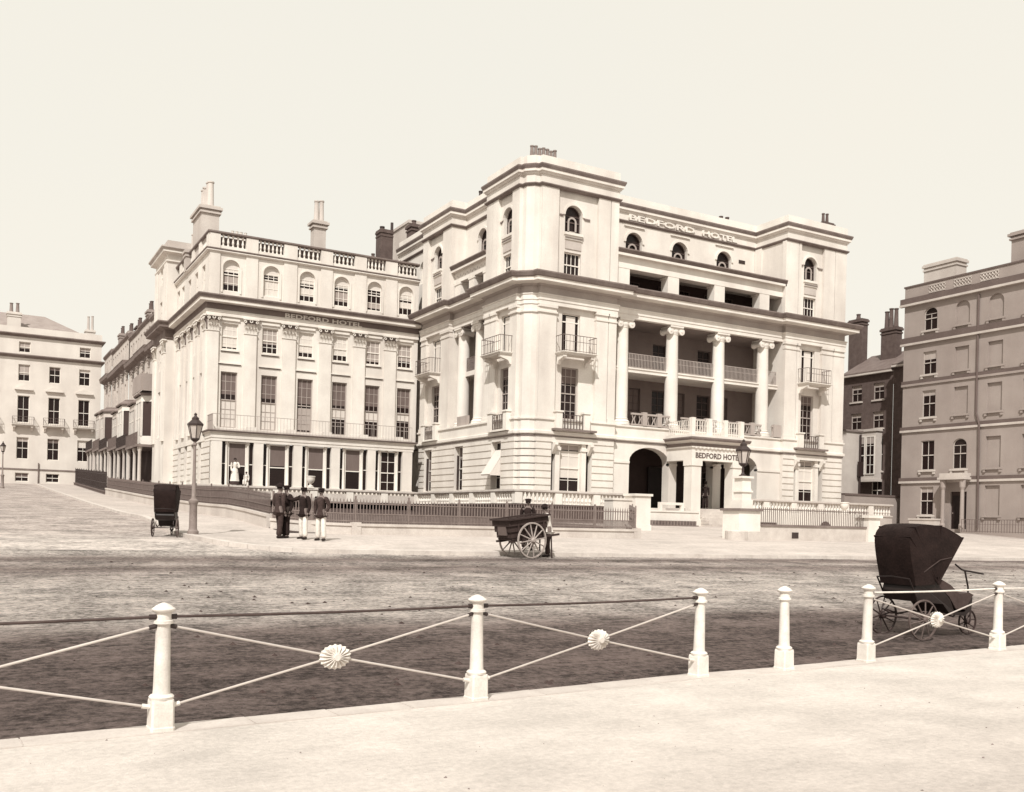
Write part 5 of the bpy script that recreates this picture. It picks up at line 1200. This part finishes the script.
def person(label, loc, rz, h=1.7, jacket='darkcloth', trousers='darkcloth', hat='cap', lean=0., larm=None, rarm=None, lfoot=(.06, .12), rfoot=(-.04, -.12), female=False, sit=False, turn=0., hatmat='darkcloth'):
    """faces +x locally"""
    p = thing('person', label, 'person', loc, rz, local=True); s = h / 1.7
    V = lambda x, y, z: Vector((x * s, y * s, z * s))
    drop = .42 if sit else 0.
    L_ = lambda x, y, z: V(x + lean * (z - .92) * (1 if z > .92 else 0), y, z - drop)
    hipz = .90
    hipL, hipR = V(0, .09, hipz - drop), V(0, -.09, hipz - drop)
    if sit: kneeL, kneeR, ankL, ankR = V(.42, .1, .5), V(.42, -.1, .5), V(.44, .1, .08), V(.44, -.1, .08)
    else:
        ankL, ankR = V(lfoot[0], lfoot[1], .08), V(rfoot[0], rfoot[1], .08)
        kneeL = (hipL + ankL) / 2 + V(.035, 0, .03); kneeR = (hipR + ankR) / 2 + V(.035, 0, .03)
    shL, shR = L_(0, .19, 1.40), L_(0, -.19, 1.40)
    def arm(sh, sgn, pose):
        if pose is None: return sh + V(-.04, sgn * .035, -.29), sh + V(.05, sgn * .02, -.53)
        return sh + V(*pose[0]), sh + V(*pose[1])
    elL, wrL = arm(shL, 1, larm); elR, wrR = arm(shR, -1, rarm)
    r = lambda a, b=None: (a * s, (b or a) * s)
    J = {'pelvis': (V(0, 0, .95 - drop), *r(.135, .105)), 'waist': (L_(0, 0, 1.10), *r(.125, .095)), 'chest': (L_(.01, 0, 1.30), *r(.15, .11)), 'collar': (L_(0, 0, 1.43), *r(.085, .075)),
         'neck': (L_(.01, 0, 1.50), *r(.05)), 'jaw': (L_(.03, 0, 1.555), *r(.058, .066)), 'skull': (L_(.015, 0, 1.635), *r(.075, .088)), 'crown': (L_(.01, 0, 1.69), *r(.05, .06)),
         'shL': (shL, *r(.066)), 'elL': (elL, *r(.046)), 'wrL': (wrL, *r(.03)), 'shR': (shR, *r(.066)), 'elR': (elR, *r(.046)), 'wrR': (wrR, *r(.03)),
         'hipL': (hipL, *r(.095)), 'knL': (kneeL, *r(.062)), 'anL': (ankL, *r(.042)), 'hipR': (hipR, *r(.095)), 'knR': (kneeR, *r(.062)), 'anR': (ankR, *r(.042)),
         'toL': (ankL + V(.15, .02, -.045), *r(.035)), 'toR': (ankR + V(.15, -.02, -.045), *r(.035))}
    dl = (wrL - elL).normalized(); dr = (wrR - elR).normalized()
    J['paL'] = (wrL + dl * .08 * s, *r(.036, .02)); J['paR'] = (wrR + dr * .08 * s, *r(.036, .02))
    E_ = [('pelvis', 'waist'), ('waist', 'chest'), ('chest', 'collar'), ('collar', 'neck'), ('neck', 'jaw'), ('jaw', 'skull'), ('skull', 'crown'), ('collar', 'shL'), ('shL', 'elL'), ('elL', 'wrL'), ('wrL', 'paL'),
          ('collar', 'shR'), ('shR', 'elR'), ('elR', 'wrR'), ('wrR', 'paR'), ('pelvis', 'hipL'), ('hipL', 'knL'), ('knL', 'anL'), ('anL', 'toL'), ('pelvis', 'hipR'), ('hipR', 'knR'), ('knR', 'anR'), ('anR', 'toR')]
    me = skin_mesh(J, E_, 'pelvis', 2)
    # fingers, nose and ears joined into the body mesh
    ex = MB()
    for w_, d_, sg in ((wrL, dl, 1), (wrR, dr, -1)):
        side = d_.cross(Vector((0, 1, 0))).normalized() if abs(d_.y) < .9 else Vector((1, 0, 0)); inn = d_.cross(side).normalized()
        for k, ln in enumerate((.07, .08, .076, .06)):
            b0 = w_ + d_ * .10 * s + side * (.027 - .018 * k) * s
            ex.tube([b0, b0 + d_ * ln * .5 * s, b0 + (d_ * ln * .9 - inn * sg * .02) * s], [.0095 * s, .009 * s, .007 * s], 6)
        b0 = w_ + d_ * .035 * s + side * .03 * s; ex.tube([b0, b0 + (side * .03 + d_ * .03) * s, b0 + (side * .035 + d_ * .06) * s], [.011 * s, .01 * s, .008 * s], 6)
    hd = J['skull'][0]
    ex.tube([hd + V(.085, 0, -.005), hd + V(.108, 0, -.03), hd + V(.09, 0, -.045)], [.008 * s, .014 * s, .012 * s], 6)
    for sg in (1, -1): ex.lathe([(.012 * s, -.006 * s), (.022 * s, 0), (.012 * s, .006 * s)], hd + V(0, sg * .082, -.03), 8, axis='y')
    em = bpy.data.meshes.new('x'); em.from_pydata([Vector(v) for v in ex.v], [], ex.f)
    bm = bmesh.new(); bm.from_mesh(me); bm.from_mesh(em); bm.to_mesh(me); bm.free(); bpy.data.meshes.remove(em)
    body = link_mesh(me, 'body', 'skin', p)
    k = MB()
    for sg in (1, -1): k.lathe([(.004 * s, 0), (.011 * s, .004 * s), (.004 * s, .008 * s)], hd + V(.075, sg * .032, 0), 8, axis='x')
    k.box((hd + V(.078, 0, 0)).x, (hd + V(.086, 0, 0)).x, hd.y - .022 * s, hd.y + .022 * s, hd.z - .075 * s, hd.z - .067 * s); k.build('face_features', 'hair', p)
    # hair
    k = MB(); k.lathe([(.088 * s, -.03 * s), (.093 * s, .02 * s), (.08 * s, .065 * s), (.045 * s, .092 * s), (.005, .098 * s)], hd + V(-.012, 0, 0), 14); k.build('hair', 'hair', p, smooth=True)
    # clothes: the same skeleton a little fuller, ending at cuffs and hems
    g = 1.13
    JJ = {a: (J[a][0], J[a][1] * g + .012 * s, J[a][2] * g + .012 * s) for a in ('pelvis', 'waist', 'chest', 'collar', 'shL', 'elL', 'wrL', 'shR', 'elR', 'wrR')}
    JJ['skirt_'] = (V(0, 0, .84 - drop), .19 * s, .19 * s); JJ['hem'] = (V(0, 0, .72 - drop), .205 * s, .205 * s); JJ['collar'] = (J['collar'][0], .085 * s, .078 * s)
    for q in ('wrL', 'wrR'): JJ[q] = (J[q][0], .043 * s, .043 * s)
    jm = skin_mesh(JJ, [('hem', 'skirt_'), ('skirt_', 'pelvis'), ('pelvis', 'waist'), ('waist', 'chest'), ('chest', 'collar'), ('collar', 'shL'), ('shL', 'elL'), ('elL', 'wrL'), ('collar', 'shR'), ('shR', 'elR'), ('elR', 'wrR')], 'pelvis', 2)
    link_mesh(jm, 'jacket' if not female else 'bodice', jacket, p)
    if female:
        k = MB(); n = 28; vs = []
        prof = [(.13, 1.08), (.18, .98), (.22, .75), (.26, .4), (.29, .24)]
        for rr, z in prof:
            for i in range(n): t = 2 * PI * i / n; q = rr * (1 + .05 * math.sin(7 * t) * (1.1 - z)); vs.append(V(q * math.cos(t), q * math.sin(t), z - drop * .6))
        k.add(vs, [(j * n + i, j * n + (i + 1) % n, (j + 1) * n + (i + 1) % n, (j + 1) * n + i) for j in range(len(prof) - 1) for i in range(n)]); k.build('skirt', trousers, p, smooth=True)
        k = MB(); k.lathe([(.26 * s, (.30 - drop * .6) * s), (.30 * s, (.12 - drop * .6) * s), (.31 * s, .02 if not sit else .0)], (0, 0, 0), 20); k.build('underskirt', 'browncloth', p, smooth=True)
    else:
        TT = {'pelvis': (V(0, 0, .92 - drop), .10 * s, .10 * s)}
        for a in ('hipL', 'hipR'): TT[a] = (J[a][0] + V(0, 0, -.03), .085 * s, .085 * s)
        for a in ('knL', 'knR'): TT[a] = (J[a][0], .094 * s, .094 * s)
        for a in ('anL', 'anR'): TT[a] = (J[a][0] + V(0, 0, -.01), 0.088 * s, .088 * s)
        tm = skin_mesh(TT, [('pelvis', 'hipL'), ('hipL', 'knL'), ('knL', 'anL'), ('pelvis', 'hipR'), ('hipR', 'knR'), ('knR', 'anR')], 'pelvis', 2); link_mesh(tm, 'trousers', trousers, p)
    for q in ('L', 'R'):
        a, t_ = J['an' + q][0], J['to' + q][0]
        k = MB(); k.tube([a + V(-.05, 0, -.035), a + V(.02, 0, -.03), t_ + V(-.02, 0, .0), t_ + V(.05, 0, -.005)], [.042 * s, .05 * s, .044 * s, .026 * s], 8); k.build('boot', 'boot', p, smooth=True)
    if hat:
        c = hd + V(0, 0, .03); k = MB()
        if hat == 'cap': k.lathe([(.098 * s, 0), (.1 * s, .03 * s), (.118 * s, .06 * s), (.1 * s, .085 * s), (.02 * s, .095 * s)], c, 16); k.prism([c + V(.07, .07, .005), c + V(.15, .04, -.01), c + V(.15, -.04, -.01), c + V(.07, -.07, .005)], (0, 0, .012))
        elif hat == 'bowler': k.lathe([(.095 * s, .01 * s), (.15 * s, .0), (.152 * s, .012 * s), (.1 * s, .02 * s), (.098 * s, .07 * s), (.075 * s, .115 * s), (.02 * s, .13 * s)], c, 18)
        else: k.lathe([(.095 * s, 0), (.145 * s, .0), (.147 * s, .012 * s), (.1 * s, .018 * s), (.1 * s, .15 * s), (.02 * s, .155 * s)], c, 18)
        k.build('hat', hatmat, p, smooth=True)
    return p
from_cam = math.atan2(-.869, -.494)
def gp(x, y): return (x, y, zg(y))
person('man in dark suit and bowler hat, leftmost of the group on the pavement', gp(8.88, 31.2), .45, 1.73, hat='bowler', larm=((-.02, .05, -.29), (.16, .0, -.42)), lfoot=(.14, .10), rfoot=(-.1, -.1), jacket='browncloth', trousers='browncloth')
person('man in dark clothes and cap, second from left in the pavement group', gp(9.2, 31.45), 3.6, 1.70, hat='cap', rarm=((.05, -.04, -.27), (.24, .1, -.38)))
person('man in white trousers and dark jacket holding out one arm in the pavement group', gp(9.62, 30.9), from_cam - .5, 1.66, trousers='whitecloth', hat='cap', rarm=((.10, -.24, -.08), (.18, -.46, .0)), lfoot=(.1, .17), rfoot=(-.08, -.14))
person('man in white trousers, brown jacket and cap, rightmost of the group on the pavement', gp(10.08, 30.5), from_cam - .25, 1.68, jacket='browncloth', trousers='whitecloth', hat='cap', lfoot=(.06, .15), rfoot=(-.04, -.11), larm=((-.06, .08, -.27), (.1, .02, -.44)))
person('man in dark jacket and flat cap behind the hand barrow', gp(16.62, 28.2), from_cam, 1.70, hat='cap')
person('man in white shirt and dark hat bending over the handles of the hand barrow', (16.88, 27.25, zg(27.25) - KERB), 2.9, 1.68, jacket='whitecloth', trousers='browncloth', hat='bowler', lean=.2, rarm=((.16, -.06, -.24), (.34, -.04, -.44)), larm=((.16, .06, -.24), (.34, .04, -.44)))
person('dark-clad man standing in the shade of the hotel porch', (42.3, 48.75, 2.82), from_cam, 1.72, hat='top')
person('woman in white standing before the leftmost ground-floor window of the wing', (15.0, 63.15, 3.64), -1.7, 1.74, female=True, jacket='whitecloth', trousers='whitecloth', hat=None, larm=((.1, .08, -.26), (.26, -.06, -.3)))
person('small child in white seated on the window ledge beside the woman in white', (15.75, 63.15, 3.62), -2.2, 1.2, jacket='whitecloth', trousers='whitecloth', hat=None, sit=True)

# a white stone urn on the terrace wall behind the men, and another seen over the right-hand wall
def urn(label, loc, s=1.):
    u = thing('urn', label, 'urn', loc, local=True, group=None)
    m = MB(); m.lathe([(.3 * s, 0), (.3 * s, .12 * s), (.12 * s, .2 * s), (.12 * s, .3 * s), (.34 * s, .5 * s), (.46 * s, .8 * s), (.46 * s, 1.05 * s), (.52 * s, 1.1 * s), (.5 * s, 1.18 * s), (.1 * s, 1.2 * s)], (0, 0, 0), 18); m.build('bowl', 'trim', u, smooth=True)
    m = MB(); m.box(-.3 * s, .3 * s, -.3 * s, .3 * s, -.1, 0.001); m.build('plinth', 'trim', u)
    return u
urn('white stone urn on the terrace coping above the rightmost man of the pavement group', (19.98, 62.85, 3.7), .62)
urn('round white urn on the low rear wall at the right end of the rods', (46.4, 40.75, 2.7), .55)

# ================================================================== camera, light, sky
f_, PX, PY = 957., 512., 520.
roll = math.atan(53 / 2231.); th = math.atan(543 / 957.)
cam = bpy.data.cameras.new('Camera'); co = bpy.data.objects.new('Camera', cam); COL.objects.link(co)
cam.sensor_fit = 'HORIZONTAL'; cam.sensor_width = 36.; cam.lens = f_ * 36. / 1024.
cam.clip_end = 3000; cam.clip_start = .05
fwd = Vector((math.sin(th), math.cos(th), 0)); right = Vector((math.cos(th), -math.sin(th), 0)); up = Vector((0, 0, 1))
# picture content is turned clockwise by roll: camera axes turn the other way
cr, sr = math.cos(roll), math.sin(roll)
xr = right * cr + up * sr; yr = up * cr - right * sr
co.matrix_world = Matrix(((xr.x, yr.x, -fwd.x, 0), (xr.y, yr.y, -fwd.y, 0), (xr.z, yr.z, -fwd.z, 1.79), (0, 0, 0, 1)))
cam.shift_x = (512 - PX) / 1024.; cam.shift_y = (PY - 396) / 1024.
SC.camera = co
az = math.radians(40); el = math.radians(47)            # light travels towards +X +Y (sun in the south-west)
d = Vector((math.sin(az) * math.cos(el), math.cos(az) * math.cos(el), -math.sin(el)))
sun = bpy.data.lights.new('Sun', 'SUN'); sun.energy = 4.8; sun.angle = math.radians(.6); sun.color = (1, .975, .93)
so = bpy.data.objects.new('Sun', sun); COL.objects.link(so); so.rotation_euler = d.to_track_quat('-Z', 'Y').to_euler(); so.location = (-30, -40, 60)
W = bpy.data.worlds.new('World'); SC.world = W; W.use_nodes = True
nt = W.node_tree; bg = nt.nodes['Background']
sky = nd(nt, 'ShaderNodeTexSky', sky_type='NISHITA'); sky.sun_disc = False; sky.sun_elevation = el; sky.sun_rotation = math.radians(180) + az
sky.air_density = 1.2; sky.dust_density = 3.0
bw = nd(nt, 'ShaderNodeRGBToBW'); nt.links.new(sky.outputs['Color'], bw.inputs['Color'])
mr = nd(nt, 'ShaderNodeMapRange'); mr.inputs['From Min'].default_value = 0; mr.inputs['From Max'].default_value = 12; mr.inputs['To Min'].default_value = 7.4; mr.inputs['To Max'].default_value = 9.0
nt.links.new(bw.outputs['Val'], mr.inputs['Value'])
tc = nd(nt, 'ShaderNodeTexCoord'); ns = nd(nt, 'ShaderNodeTexNoise', Scale=2.2, Detail=3.0); nt.links.new(tc.outputs['Generated'], ns.inputs['Vector'])
cl = ramp(nt, [(.3, (1.0, .955, .85, 1)), (.7, (.98, .952, .86, 1))]); nt.links.new(ns.outputs['Fac'], cl.inputs['Fac'])
vm = nd(nt, 'ShaderNodeVectorMath', operation='SCALE'); nt.links.new(cl.outputs['Color'], vm.inputs[0]); nt.links.new(mr.outputs['Result'], vm.inputs['Scale'])
nt.links.new(vm.outputs[0], bg.inputs['Color']); bg.inputs['Strength'].default_value = .119
SC.view_settings.view_transform = 'Standard'; SC.view_settings.look = 'None'; SC.view_settings.exposure = 0; SC.view_settings.gamma = 1
SC.render.engine = 'CYCLES'
